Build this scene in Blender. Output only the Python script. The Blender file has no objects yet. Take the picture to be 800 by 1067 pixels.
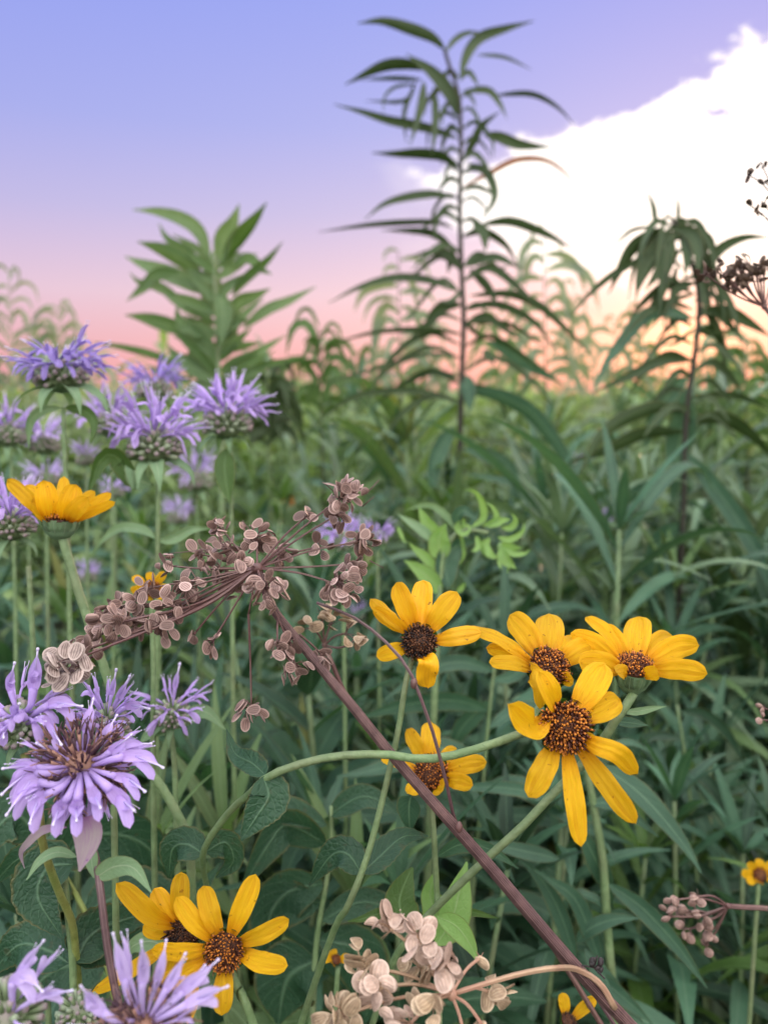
import bpy, math, random
from mathutils import Vector, Matrix, Quaternion
R = math.radians
rnd = random.Random(7)
scene = bpy.context.scene
col = scene.collection

# ------------------------------------------------------------------ camera
CAM = Vector((0, 0, 1.30)); PITCH = R(8.7); F = 805.0
RT = Vector((1, 0, 0)); FW = Vector((0, math.cos(PITCH), -math.sin(PITCH))); UP = Vector((0, math.sin(PITCH), math.cos(PITCH)))
cd = bpy.data.cameras.new("camera"); cam = bpy.data.objects.new("camera", cd); col.objects.link(cam)
cam.location = CAM; cam.rotation_euler = (R(90) - PITCH, 0, 0)
cd.sensor_fit = 'VERTICAL'; cd.sensor_height = 24; cd.lens = 24 * F / 1067
cd.clip_start = .01; cd.clip_end = 2000
cd.dof.use_dof = True; cd.dof.focus_distance = .282; cd.dof.aperture_fstop = cd.lens / 3.3
scene.camera = cam

def at(x, y, d):
    return CAM + (FW + RT * ((x - 400) / F) + UP * ((533.5 - y) / F)) * d
def m(px, d): return px * d / F

# ------------------------------------------------------------------ node helpers
class NT:
    def __init__(s, tree): s.t = tree; s.n = tree.nodes; s.l = tree.links
    def new(s, typ, **kw):
        n = s.n.new(typ)
        for k, v in kw.items(): setattr(n, k, v)
        return n
    def put(s, sock, v):
        if hasattr(v, 'is_output'): s.l.new(v, sock)
        elif v is not None: sock.default_value = v
    def math(s, op, a, b=None, c=None, clamp=False):
        n = s.new('ShaderNodeMath', operation=op, use_clamp=clamp)
        s.put(n.inputs[0], a); s.put(n.inputs[1], b); s.put(n.inputs[2], c)
        return n.outputs[0]
    def mix(s, f, a, b, blend='MIX'):
        n = s.new('ShaderNodeMix', data_type='RGBA', blend_type=blend)
        s.put(n.inputs[0], f); s.put(n.inputs[6], a); s.put(n.inputs[7], b)
        return n.outputs[2]
    def ramp(s, f, stops, interp='LINEAR'):
        n = s.new('ShaderNodeValToRGB'); s.put(n.inputs[0], f); cr = n.color_ramp; cr.interpolation = interp
        while len(cr.elements) < len(stops): cr.elements.new(.5)
        for e, (p, c) in zip(cr.elements, stops):
            e.position = p; e.color = (c[0], c[1], c[2], 1) if hasattr(c, '__len__') else (c, c, c, 1)
        return n.outputs[0]
    def noise(s, vec, scale, detail=3, rough=.5):
        n = s.new('ShaderNodeTexNoise'); n.inputs['Scale'].default_value = scale
        n.inputs['Detail'].default_value = detail; n.inputs['Roughness'].default_value = rough
        if vec is not None: s.l.new(vec, n.inputs['Vector'])
        return n.outputs[0]
def C4(c): return (c[0], c[1], c[2], 1)

def new_mat(name):
    mt = bpy.data.materials.new(name); mt.use_nodes = True
    t = NT(mt.node_tree); t.n.clear()
    out = t.new('ShaderNodeOutputMaterial')
    p = t.new('ShaderNodeBsdfPrincipled')
    return mt, t, out, p

def finish(t, out, p, transl=0, colr=None, tmul=None):
    if transl:
        tr = t.new('ShaderNodeBsdfTranslucent'); t.put(tr.inputs[0], tmul if tmul is not None else colr)
        mx = t.new('ShaderNodeMixShader'); mx.inputs[0].default_value = transl
        t.l.new(p.outputs[0], mx.inputs[1]); t.l.new(tr.outputs[0], mx.inputs[2]); t.l.new(mx.outputs[0], out.inputs[0])
    else: t.l.new(p.outputs[0], out.inputs[0])

def leaf_mat(name, a, b, vein, rough=.46, transl=.26, vary=.85, bump=.3, spots=0.0):
    mt, t, out, p = new_mat(name)
    uv = t.new('ShaderNodeUVMap').outputs[0]
    sp = t.new('ShaderNodeSeparateXYZ'); t.l.new(uv, sp.inputs[0]); u, v = sp.outputs[0], sp.outputs[1]
    ob = t.new('ShaderNodeTexCoord').outputs['Object']; rn = t.new('ShaderNodeNewGeometry').outputs['Random Per Island']
    n1 = t.noise(ob, 60, 4, .6); n2 = t.noise(ob, 9, 2)
    c = t.mix(t.ramp(t.math('ADD', t.math('ADD', t.math('MULTIPLY', n1, .4), t.math('MULTIPLY', n2, .4)), t.math('MULTIPLY', t.math('FRACT', t.math('MULTIPLY', rn, 7.3)), .35)), [(.38, 0), (.80, 1)]), C4(a), C4(b))
    k = t.math('ADD', t.math('MULTIPLY', rn, vary), 1 - vary / 2)
    c = t.mix(1.0, c, t.mix(0.0, k, k), 'MULTIPLY')
    au = t.math('ABSOLUTE', t.math('SUBTRACT', u, .5))
    mid = t.ramp(au, [(.01, .75), (.05, 0)])
    sv = t.math('ABSOLUTE', t.math('SUBTRACT', t.math('FRACT', t.math('SUBTRACT', t.math('MULTIPLY', v, 9), t.math('MULTIPLY', au, 4.5))), .5))
    side = t.ramp(sv, [(.02, .20), (.12, 0)])
    vm = t.math('MAXIMUM', mid, side)
    c = t.mix(vm, c, C4(vein))
    # a few yellowed tips and worn margins
    ed_ = t.math('MULTIPLY', t.ramp(t.math('ADD', au, t.math('MULTIPLY', n1, .12)), [(.50, 0), (.57, 1)]), t.ramp(t.math('FRACT', t.math('MULTIPLY', rn, 13.7)), [(.55, 0), (.8, .7)]))
    c = t.mix(ed_, c, (.16, .13, .04, 1))
    c = t.mix(t.ramp(t.math('FRACT', t.math('MULTIPLY', rn, 31.3)), [(.93, 0), (.97, .6)]), c, (.26, .24, .05, 1))
    if spots:
        sn = t.ramp(t.noise(ob, 240, 2, .5), [(.64, 0), (.7, 1)])
        c = t.mix(t.math('MULTIPLY', sn, spots), c, (.09, .05, .02, 1))
    t.l.new(c, p.inputs['Base Color'])
    t.put(p.inputs['Roughness'], t.math('ADD', t.math('MULTIPLY', n1, .25), rough - .12))
    p.inputs['Specular IOR Level'].default_value = .35
    bp = t.new('ShaderNodeBump'); bp.inputs['Strength'].default_value = bump; bp.inputs['Distance'].default_value = .001
    vo = t.new('ShaderNodeTexVoronoi', feature='DISTANCE_TO_EDGE'); vo.inputs['Scale'].default_value = 420; t.l.new(ob, vo.inputs['Vector'])
    ret = t.ramp(vo.outputs[0], [(0, 0), (.25, 1)])
    t.l.new(t.math('ADD', t.math('SUBTRACT', n1, t.math('MULTIPLY', vm, .9)), t.math('MULTIPLY', ret, .35)), bp.inputs['Height']); t.l.new(bp.outputs[0], p.inputs['Normal'])
    tc = t.mix(1.0, c, (1.25, 1.35, .6, 1), 'MULTIPLY')
    finish(t, out, p, transl, c, tc)
    return mt

def stem_mat(name, a, b, stripes=0, rough=.5, scale=150):
    mt, t, out, p = new_mat(name)
    uv = t.new('ShaderNodeUVMap').outputs[0]
    sp = t.new('ShaderNodeSeparateXYZ'); t.l.new(uv, sp.inputs[0])
    ob = t.new('ShaderNodeTexCoord').outputs['Object']
    f = t.ramp(t.noise(ob, scale, 4, .65), [(.35, 0), (.65, 1)])
    f2 = t.noise(ob, 26, 3, .6)
    if stripes:
        s = t.math('ADD', t.math('MULTIPLY', t.math('SINE', t.math('MULTIPLY', sp.outputs[0], stripes * math.tau)), .5), .5)
        f = t.math('ADD', t.math('MULTIPLY', f, .4), t.math('MULTIPLY', s, .6))
    c = t.mix(f, C4(a), C4(b)); c = t.mix(t.ramp(f2, [(.45, 0), (.72, .55)]), c, C4((a[0] * 1.1, a[1] * .5, a[2] * .8))); t.l.new(c, p.inputs['Base Color']); p.inputs['Roughness'].default_value = rough
    bp = t.new('ShaderNodeBump'); bp.inputs['Strength'].default_value = .6; bp.inputs['Distance'].default_value = .0006
    t.l.new(f, bp.inputs['Height']); t.l.new(bp.outputs[0], p.inputs['Normal'])
    finish(t, out, p); return mt

def petal_mat(name, base, tip, streak, transl=.3, rough=.45, bump=.35, nstreak=7, blem=None):
    mt, t, out, p = new_mat(name)
    uv = t.new('ShaderNodeUVMap').outputs[0]
    sp = t.new('ShaderNodeSeparateXYZ'); t.l.new(uv, sp.inputs[0]); u, v = sp.outputs[0], sp.outputs[1]
    ob = t.new('ShaderNodeTexCoord').outputs['Object']; rn = t.new('ShaderNodeObjectInfo').outputs['Random']
    n1 = t.noise(ob, 170, 4, .6)
    c = t.mix(t.ramp(v, [(0, 0), (.35, 1)]), C4(base), C4(tip))
    mp = t.new('ShaderNodeMapping'); mp.inputs['Scale'].default_value = (nstreak * 2, 1.2, 1); t.l.new(uv, mp.inputs[0])
    s = t.noise(mp.outputs[0], 1.6, 3, .6)
    c = t.mix(t.ramp(s, [(.45, 0), (.72, .7)]), c, C4(streak))
    c = t.mix(1.0, c, t.mix(rn, (.86, .86, .86, 1), (1.08, 1.08, 1.08, 1)), 'MULTIPLY')
    if blem:
        c = t.mix(t.ramp(t.noise(ob, 420, 2, .5), [(.70, 0), (.74, .7)]), c, C4(blem))
    t.l.new(c, p.inputs['Base Color']); p.inputs['Roughness'].default_value = rough
    p.inputs['Specular IOR Level'].default_value = .3
    bp = t.new('ShaderNodeBump'); bp.inputs['Strength'].default_value = bump; bp.inputs['Distance'].default_value = .0006
    t.l.new(t.math('ADD', s, t.math('MULTIPLY', n1, .5)), bp.inputs['Height']); t.l.new(bp.outputs[0], p.inputs['Normal'])
    finish(t, out, p, transl, c); return mt

def ramp_mat(name, stops, axis=1, mixcol=None, rough=.6, rand=0):
    """colour along uv.y (root to tip), uv.x holds a random number per piece"""
    mt, t, out, p = new_mat(name)
    uv = t.new('ShaderNodeUVMap').outputs[0]
    sp = t.new('ShaderNodeSeparateXYZ'); t.l.new(uv, sp.inputs[0])
    c = t.ramp(sp.outputs[1], stops)
    if mixcol: c = t.mix(t.ramp(sp.outputs[0], [(rand, 0), (rand + .05, 1)]), c, C4(mixcol))
    t.l.new(c, p.inputs['Base Color']); p.inputs['Roughness'].default_value = rough
    finish(t, out, p); return mt

def seed_mat(name, light, dark, rim, rough=.6):
    mt, t, out, p = new_mat(name)
    uv = t.new('ShaderNodeUVMap').outputs[0]
    sp = t.new('ShaderNodeSeparateXYZ'); t.l.new(uv, sp.inputs[0]); x, y = sp.outputs[0], sp.outputs[1]
    ob = t.new('ShaderNodeTexCoord').outputs['Object']; rn = t.new('ShaderNodeNewGeometry').outputs['Random Per Island']
    r = t.math('SQRT', t.math('ADD', t.math('MULTIPLY', x, x), t.math('MULTIPLY', y, y)))
    nz = t.noise(ob, 3.2, 4, .65)
    w = t.math('ADD', t.math('MULTIPLY', x, t.math('ADD', 1.0, t.math('MULTIPLY', t.math('MULTIPLY', y, y), .9))), t.math('MULTIPLY', nz, .12))
    st = t.ramp(t.math('ABSOLUTE', t.math('SUBTRACT', t.math('FRACT', t.math('MULTIPLY', w, 2.6)), .5)), [(.09, 1), (.26, 0)])
    st = t.math('MULTIPLY', st, t.ramp(r, [(.7, 1), (.82, 0)]))
    c = t.mix(t.ramp(nz, [(.35, 0), (.7, 1)]), C4([q * .55 for q in light]), C4(light))
    c = t.mix(t.math('MULTIPLY', st, .68), c, C4(dark))
    c = t.mix(t.ramp(r, [(.8, 0), (.95, .75)]), c, C4(rim))
    c = t.mix(1.0, c, t.mix(rn, (.38, .33, .31, 1), (1.2, 1.18, 1.18, 1)), 'MULTIPLY')
    t.l.new(c, p.inputs['Base Color']); p.inputs['Roughness'].default_value = rough
    bp = t.new('ShaderNodeBump'); bp.inputs['Strength'].default_value = .5; bp.inputs['Distance'].default_value = .0004
    t.l.new(t.math('SUBTRACT', nz, st), bp.inputs['Height']); t.l.new(bp.outputs[0], p.inputs['Normal'])
    finish(t, out, p); return mt

M = {}
M['leaf_blue'] = leaf_mat('leaf blue green', (.034, .088, .052), (.080, .172, .100), (.15, .26, .16))
M['leaf'] = leaf_mat('leaf green', (.050, .108, .022), (.095, .175, .040), (.15, .25, .10))
M['leaf_dark'] = leaf_mat('leaf dark', (.014, .040, .022), (.040, .098, .048), (.08, .15, .08), transl=.15)
M['leaf_bright'] = leaf_mat('leaf bright', (.20, .36, .10), (.32, .50, .17), (.32, .46, .2), transl=.35)
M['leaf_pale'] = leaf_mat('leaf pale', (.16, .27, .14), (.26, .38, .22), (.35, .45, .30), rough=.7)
M['leaf_broad'] = leaf_mat('leaf broad', (.020, .062, .032), (.048, .118, .058), (.12, .22, .13), bump=.6, spots=.25)
M['leaf_field'] = leaf_mat('leaf field', (.15, .23, .08), (.28, .37, .16), (.32, .4, .22), transl=.38)  # haze put into the colour: green lightened for the distant field
M['leaf_mid'] = leaf_mat('leaf mid', (.085, .155, .055), (.15, .23, .09), (.2, .3, .15), transl=.3)
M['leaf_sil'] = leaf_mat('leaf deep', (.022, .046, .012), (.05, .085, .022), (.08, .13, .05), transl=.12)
M['leaf_long'] = leaf_mat('leaf long', (.09, .155, .085), (.17, .25, .145), (.24, .32, .21), transl=.25)  # base colour raised as a stand-in for hazy air
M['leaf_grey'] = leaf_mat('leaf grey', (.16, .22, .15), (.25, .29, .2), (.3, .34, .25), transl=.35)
M['leaf_red'] = leaf_mat('leaf red', (.16, .07, .035), (.30, .10, .05), (.3, .16, .1), transl=.45)
M['stem'] = stem_mat('stem green', (.12, .20, .08), (.20, .29, .13), 0)
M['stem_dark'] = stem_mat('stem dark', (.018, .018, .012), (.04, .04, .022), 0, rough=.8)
M['stem_yellow'] = stem_mat('stem yellow', (.20, .26, .06), (.3, .36, .11), 0)
M['stem_purple'] = stem_mat('stem purple', (.10, .055, .06), (.22, .14, .14), 3)
M['dry_stem'] = stem_mat('stem dry', (.035, .016, .018), (.27, .15, .14), 9, scale=300)
M['dry_ray'] = stem_mat('ray dry', (.09, .045, .04), (.21, .12, .10), 2, scale=400)
M['tan_ray'] = stem_mat('ray tan', (.38, .24, .15), (.55, .38, .24), 2, scale=300)
M['petal'] = petal_mat('petal yellow', (.84, .30, .003), (.96, .56, .010), (.80, .30, .003), transl=.4, bump=1.0, nstreak=9, blem=(.45, .16, .01))
M['petal_worn'] = petal_mat('petal worn', (.80, .28, .004), (.93, .50, .012), (.72, .30, .01), transl=.3, blem=(.22, .09, .02))
M['petal_orange'] = petal_mat('petal orange', (.60, .14, .004), (.70, .24, .01), (.5, .14, .01), transl=.3, blem=(.2, .06, .02))
M['purple'] = petal_mat('petal purple', (.50, .33, .70), (.60, .44, .84), (.42, .26, .66), transl=.35, rough=.6, nstreak=3)
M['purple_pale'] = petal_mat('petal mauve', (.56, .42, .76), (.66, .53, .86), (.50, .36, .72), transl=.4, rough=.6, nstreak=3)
M['purple_deep'] = petal_mat('petal violet', (.32, .22, .58), (.40, .30, .72), (.28, .18, .5), transl=.35, rough=.6, nstreak=3)
M['floret'] = ramp_mat('disc florets', [(0, (.035, .010, .004)), (.5, (.16, .040, .010)), (.85, (.42, .12, .014)), (1, (.68, .24, .02))], mixcol=(.07, .018, .008), rand=.62)
M['floret_dark'] = ramp_mat('disc florets withered', [(0, (.015, .006, .004)), (.6, (.05, .018, .010)), (.95, (.20, .08, .03))], mixcol=(.012, .007, .007), rand=.45)
M['disc'] = ramp_mat('disc base', [(0, (.07, .02, .008)), (1, (.14, .045, .012))])
M['calyx_tube'] = ramp_mat('calyx tubes', [(0, (.12, .19, .08)), (.7, (.20, .27, .13)), (1, (.30, .24, .24))], mixcol=(.27, .33, .21), rand=.7)
M['calyx_brown'] = ramp_mat('calyx brown', [(0, (.10, .05, .05)), (.6, (.20, .10, .08)), (1, (.36, .19, .13))], mixcol=(.07, .03, .045), rand=.5)
M['stamen'] = ramp_mat('stamen', [(0, (.50, .38, .75)), (1, (.75, .70, .85))])
M['seed'] = seed_mat('seed brown', (.50, .325, .28), (.030, .014, .013), (.58, .43, .38))
M['seed_pale'] = seed_mat('seed pale', (.56, .45, .40), (.10, .055, .05), (.60, .50, .45))
M['seed_tan'] = seed_mat('seed tan', (.56, .42, .27), (.30, .19, .11), (.62, .48, .33))
M['seed_pink'] = seed_mat('seed pink', (.68, .50, .40), (.50, .34, .26), (.66, .50, .40))
M['seed_round'] = seed_mat('seed rosy', (.42, .28, .23), (.2, .11, .09), (.44, .3, .25))
M['seed_dark'] = seed_mat('seed dark', (.15, .09, .05), (.02, .01, .01), (.10, .06, .04))
M['bract_purple'] = petal_mat('bract purple', (.30, .13, .30), (.36, .30, .30), (.30, .14, .30), transl=.25, rough=.8, nstreak=4, blem=(.22, .08, .26))
M['black'] = stem_mat('black bud', (.012, .009, .01), (.05, .035, .035), 0, scale=500)

# ------------------------------------------------------------------ mesh helpers
def catmull(pts, n):
    if len(pts) == 2: return [pts[0].lerp(pts[1], i / n) for i in range(n + 1)]
    P = [pts[0] * 2 - pts[1]] + list(pts) + [pts[-1] * 2 - pts[-2]]
    L = [0]
    for a, b in zip(pts, pts[1:]): L.append(L[-1] + max((b - a).length, 1e-6))
    out = []
    for i in range(n + 1):
        s = L[-1] * i / n; k = 0
        while k < len(pts) - 2 and s > L[k + 1]: k += 1
        t = (s - L[k]) / (L[k + 1] - L[k]); a, b, c, d = P[k:k + 4]
        out.append(.5 * ((2 * b) + (c - a) * t + (2 * a - 5 * b + 4 * c - d) * t * t + (3 * b - a - 3 * c + d) * t ** 3))
    return out
def tangents(P):
    n = len(P)
    return [(P[min(i + 1, n - 1)] - P[max(i - 1, 0)]).normalized() for i in range(n)]

class MB:
    def __init__(s): s.v = []; s.f = []; s.uv = []; s.mi = []
    def grid(s, rows, mi=0):
        b = len(s.v); w = len(rows[0])
        for r in rows:
            for co, uv in r: s.v.append(co); s.uv.append(uv)
        for i in range(len(rows) - 1):
            for j in range(w - 1):
                a = b + i * w + j; s.f.append((a, a + 1, a + w + 1, a + w)); s.mi.append(mi)
    def tube(s, P, rad, n=8, mi=0, u0=None, ridge=0, cap=True):
        T = tangents(P); X = T[0].orthogonal().normalized(); b = len(s.v); N = len(P)
        for i, (p, t) in enumerate(zip(P, T)):
            X = (X - t * X.dot(t)).normalized(); Y = t.cross(X)
            r = rad(i / (N - 1)) if callable(rad) else (rad[0] + (rad[1] - rad[0]) * i / (N - 1) if isinstance(rad, tuple) else rad)
            for j in range(n):
                a = math.tau * j / n; rr = r * (1 + (ridge if j % 2 else -ridge))
                s.v.append(p + (X * math.cos(a) + Y * math.sin(a)) * rr)
                s.uv.append((u0 if u0 is not None else abs(2 * j / n - 1), i / (N - 1)))
        for i in range(N - 1):
            for j in range(n):
                a = b + i * n + j; c = b + i * n + (j + 1) % n
                s.f.append((a, c, c + n, a + n)); s.mi.append(mi)
        if cap:
            s.f.append(tuple(b + j for j in range(n))[::-1]); s.mi.append(mi)
            s.f.append(tuple(b + (N - 1) * n + j for j in range(n))); s.mi.append(mi)
    def blob(s, c, rx, ax=None, squash=1, n=8, k=5, mi=0, u=.5):
        ax = (ax or Vector((0, 0, 1))).normalized(); X = ax.orthogonal().normalized(); Y = ax.cross(X)
        rows = []
        for i in range(k + 1):
            th = math.pi * i / k; row = []
            for j in range(n + 1):
                a = math.tau * j / n
                row.append((c + (X * math.cos(a) + Y * math.sin(a)) * rx * max(math.sin(th), .02) - ax * rx * squash * math.cos(th), (u, i / k)))
            rows.append(row)
        s.grid(rows, mi)
    def mesh(s, name, mats, off=None, smooth=True):
        me = bpy.data.meshes.new(name)
        vv = [(p - off) for p in s.v] if off is not None else s.v
        me.from_pydata([tuple(p) for p in vv], [], s.f)
        for mt in (mats if isinstance(mats, (list, tuple)) else [mats]): me.materials.append(mt)
        me.polygons.foreach_set('material_index', s.mi)
        me.polygons.foreach_set('use_smooth', [smooth] * len(s.f))
        ul = me.uv_layers.new(name='UVMap'); idx = [0] * len(me.loops); me.loops.foreach_get('vertex_index', idx)
        fl = []
        for i in idx: fl.extend(s.uv[i])
        ul.data.foreach_set('uv', fl); me.update()
        return me

def thing(name, label, cat, loc, group=None):
    o = bpy.data.objects.new(name, None); col.objects.link(o); o.location = loc; o.empty_display_size = .02
    o['label'] = label; o['category'] = cat
    if group: o['group'] = group
    return o
def part(name, mb, mats, root, parent=None, label=None):
    me = mb.mesh(name, mats, root.location.copy() if root else None)
    o = bpy.data.objects.new(name, me); col.objects.link(o); o.parent = parent or root
    if label: o['label'] = label
    return o

# ------------------------------------------------------------------ leaves
def prof(kind, t):
    if kind == 'lance': w = math.sin(math.pi * t ** .72) ** .95
    elif kind == 'ovate': w = math.sin(math.pi * t ** .58) ** .85 * (1 - .1 * t)
    elif kind == 'strap': w = min(1, (t + .06) / .25) ** .7 * (1 - max(0, (t - .55) / .45) ** 1.7)
    elif kind == 'petal': w = math.sin(math.pi / 2 * min(1, (t + .22) / .75)) * math.sqrt(max(0, 1 - max(0, (t - .62) / .38) ** 2.6))
    return max(w, 0)
def leaf(mb, P, W, roll=0, fold=.22, kind='lance', serr=0, wavy=.0, side=None, nw=2, mi=0, cam_facing=True, curl=0, petiole=.035, up=None, groove=0, notch=0):
    T = tangents(P); N = len(P); rows = []; prevS = None; flip = None
    ph = rnd.random() * 6
    for i, (p, t) in enumerate(zip(P, T)):
        tt = i / (N - 1)
        S = t.cross((p - CAM).normalized()) if cam_facing else t.cross(up or Vector((0, 0, 1)))
        if S.length < .15 and prevS is not None: S = prevS - t * prevS.dot(t)
        S.normalize()
        if prevS is not None and S.dot(prevS) < 0: S = -S
        prevS = S.copy()
        S2 = Quaternion(t, roll + curl * (tt - .5)) @ S; Nn = S2.cross(t)
        if flip is None and i >= 0: flip = 1 if Nn.dot(up or Vector((0, -.3, 1))) > 0 else -1
        Nn = Nn * flip
        w = prof(kind, tt) * W / 2
        if kind != 'petal': w = max(w, W * petiole)
        if serr: w *= 1 + serr * (((i * 1.0) % 2) - .5) * (1 if .08 < tt < .9 else 0)
        row = []
        for j in range(-nw, nw + 1):
            q = j / nw
            h = fold * abs(q) * w + wavy * W * abs(q) * math.sin(tt * 17 + ph + (2 if q > 0 else 0))
            if groove: h += groove * W * (math.cos(q * math.pi * 3)) * (1 - tt * .5)
            back = notch * W * (max(0, tt - .75) / .25) * math.cos(q * math.pi * 2.2) if notch else 0
            row.append((p + S2 * (q * w) + Nn * h + t * back, (.5 + q / 2, tt)))
        rows.append(row)
    mb.grid(rows, mi)

def leaf_px(px, d, wpx, dz=None, n=14, **kw):
    """px: outline mid-line pixels of the photo, base first; d depth of the base; the tip leans away from or towards the camera"""
    L = m(sum(math.dist(a, b) for a, b in zip(px, px[1:])), d)
    if dz is None: dz = rnd.choice((-1, 1)) * rnd.uniform(.1, .35) * L
    k = len(px) - 1
    pts = [at(x, y, d + dz * i / k) for i, (x, y) in enumerate(px)]
    roll = kw.pop('roll', rnd.uniform(-.5, .5))
    mb = MB(); leaf(mb, catmull(pts, n), m(wpx, d) / math.cos(roll), roll=roll, **kw)
    return mb

def stem_path(px, d, to_ground=True, drift=(0, .06), n=24):
    """px entries (x, y[, depth offset]); the last point runs on to the soil"""
    pts = [at(q[0], q[1], d + (q[2] if len(q) > 2 else 0)) for q in px]
    last = pts[-1]; dr_ = (last - pts[-2]).normalized()
    g0 = last + dr_ * .10 + Vector((0, 0, -.03)); g1 = Vector((g0.x + drift[0] * .5 + dr_.x * .05, g0.y + drift[1] * .5, g0.z * .5)); g = Vector((g1.x + drift[0] * .5, g1.y + drift[1] * .5, 0))
    vis = catmull(pts + [g0], n); rest = catmull([g0, g1, g], 7)
    return vis + rest[1:], g

# ------------------------------------------------------------------ world, sky, sun
SUN_AZ, SUN_EL = 21.0, 4.2
w = bpy.data.worlds.new("World"); scene.world = w; w.use_nodes = True
t = NT(w.node_tree); t.n.clear()
out = t.new('ShaderNodeOutputWorld')
tc = t.new('ShaderNodeTexCoord').outputs['Generated']
sp = t.new('ShaderNodeSeparateXYZ'); t.l.new(tc, sp.inputs[0]); X, Y, Z = sp.outputs
el = t.math('ADD', t.math('MULTIPLY', t.math('ARCSINE', Z), 57.2958), 1.2)
az = t.math('MULTIPLY', t.math('ARCTAN2', X, Y), 57.2958)
nzv = t.new('ShaderNodeMapping'); nzv.inputs['Scale'].default_value = (1, 1, 1.6); t.l.new(tc, nzv.inputs[0])
n1 = t.math('SUBTRACT', t.noise(nzv.outputs[0], 9, 5, .62), .5)
n2 = t.math('SUBTRACT', t.noise(nzv.outputs[0], 3.2, 3, .5), .5)
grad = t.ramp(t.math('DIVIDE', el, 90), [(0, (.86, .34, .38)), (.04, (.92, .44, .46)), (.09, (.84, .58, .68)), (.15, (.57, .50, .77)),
                                       (.21, (.41, .43, .83)), (.29, (.32, .37, .86)), (.45, (1.1, 1.25, 1.6)), (.7, (2.8, 2.85, 2.8)), (1, (3.5, 3.5, 3.3))])  # upper stops raised above dusk brightness, added as unseen fill for the flowers
dusk_left = t.ramp(t.math('DIVIDE', t.math('ADD', az, 60), 120), [(0, (.80, .84, .98)), (.5, (1, 1, 1)), (.75, (1.15, 1.0, .98))])
grad = t.mix(1.0, grad, dusk_left, 'MULTIPLY')
# the cloud bank's left edge as a function of elevation
edge = t.ramp(t.math('DIVIDE', t.math('ADD', t.math('SUBTRACT', el, 1.4), t.math('ADD', t.math('MULTIPLY', n1, 14), t.math('MULTIPLY', t.math('SUBTRACT', t.noise(nzv.outputs[0], 26, 5, .65), .5), 6))), 30), [(0, .66), (.10, .60), (.21, .48), (.313, .38), (.417, .30), (.48, .30), (.555, .50), (.597, .66), (.63, .88), (.667, 1.0)])
edge = t.math('SUBTRACT', t.math('MULTIPLY', edge, 36), 10)
dd = t.math('SUBTRACT', t.math('ADD', t.math('ADD', az, 1.2), t.math('ADD', t.math('MULTIPLY', n2, 9), t.math('MULTIPLY', n1, 9))), edge)
wid = t.ramp(t.math('DIVIDE', el, 30), [(.40, 1.5), (.60, .75)])
mask = t.math('DIVIDE', t.math('ADD', dd, .5), t.math('MULTIPLY', wid, 9.5), clamp=True)
mask = t.math('MULTIPLY', mask, t.ramp(t.math('DIVIDE', el, 20), [(.21, 0), (.34, .40), (.52, 1)]))
mask = t.math('MULTIPLY', mask, t.ramp(t.math('DIVIDE', t.math('ABSOLUTE', az), 90), [(.5, 1), (.9, 0)]))
mask = t.ramp(mask, [(0, 0), (.3, .22), (.65, .8), (1, 1)], 'EASE')
n3 = t.noise(nzv.outputs[0], 22, 5, .6)
mask = t.math('MULTIPLY', mask, t.ramp(t.math('ADD', t.math('MULTIPLY', mask, .55), t.math('MULTIPLY', n3, .7)), [(.3, .35), (.62, 1)]))
cl = t.mix(t.ramp(t.math('ADD', t.math('MULTIPLY', t.math('ADD', n1, n2), 1.4), t.math('MULTIPLY', mask, .9)), [(.35, 0), (.9, 1)]), (1.02, .93, 1.02, 1), (1.55, 1.48, 1.42, 1))
cl = t.mix(t.ramp(t.math('DIVIDE', el, 20), [(.26, 1), (.52, 0)]), cl, (1.05, .50, .49, 1))
skyc = t.mix(mask, grad, cl)
# glow round the sun
dx = t.math('SUBTRACT', az, SUN_AZ); dy = t.math('MULTIPLY', t.math('SUBTRACT', el, 5.2), 1.9)
g = t.math('SQRT', t.math('ADD', t.math('MULTIPLY', dx, dx), t.math('MULTIPLY', dy, dy)))
gl = t.ramp(t.math('DIVIDE', g, 20), [(0, (1.8, .62, .16)), (.10, (.65, .14, .03)), (.30, (.15, .0, .0)), (1, (0, 0, 0))])
skyc = t.mix(1.0, skyc, gl, 'ADD')
# sky behind the camera brightened past its dusk level, added to light the foreground
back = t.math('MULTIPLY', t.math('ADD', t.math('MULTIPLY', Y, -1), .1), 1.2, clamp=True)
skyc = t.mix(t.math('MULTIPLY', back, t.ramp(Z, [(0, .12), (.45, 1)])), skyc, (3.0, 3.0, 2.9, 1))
sky = t.new('ShaderNodeTexSky'); sky.sky_type = 'NISHITA'; sky.sun_disc = False
sky.sun_elevation = R(SUN_EL); sky.sun_rotation = R(SUN_AZ); sky.dust_density = 2.5
b1 = t.new('ShaderNodeBackground'); t.l.new(sky.outputs[0], b1.inputs[0]); b1.inputs[1].default_value = .05 * .2
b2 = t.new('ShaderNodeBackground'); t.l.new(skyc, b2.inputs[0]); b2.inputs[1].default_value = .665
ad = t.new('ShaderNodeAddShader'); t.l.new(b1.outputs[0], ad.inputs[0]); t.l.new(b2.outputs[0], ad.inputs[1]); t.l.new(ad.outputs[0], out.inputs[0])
w.cycles.sampling_method = 'MANUAL'; w.cycles.sample_map_resolution = 512
sl = bpy.data.lights.new("sun", 'SUN'); so = bpy.data.objects.new("sun", sl); col.objects.link(so)
sl.energy = 2.2; sl.angle = R(6); sl.color = (1, .62, .38)
sd = Vector((math.sin(R(SUN_AZ)) * math.cos(R(SUN_EL)), math.cos(R(SUN_AZ)) * math.cos(R(SUN_EL)), math.sin(R(SUN_EL))))
so.rotation_euler = sd.to_track_quat('Z', 'Y').to_euler(); so.location = (3, 8, 4)
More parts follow.
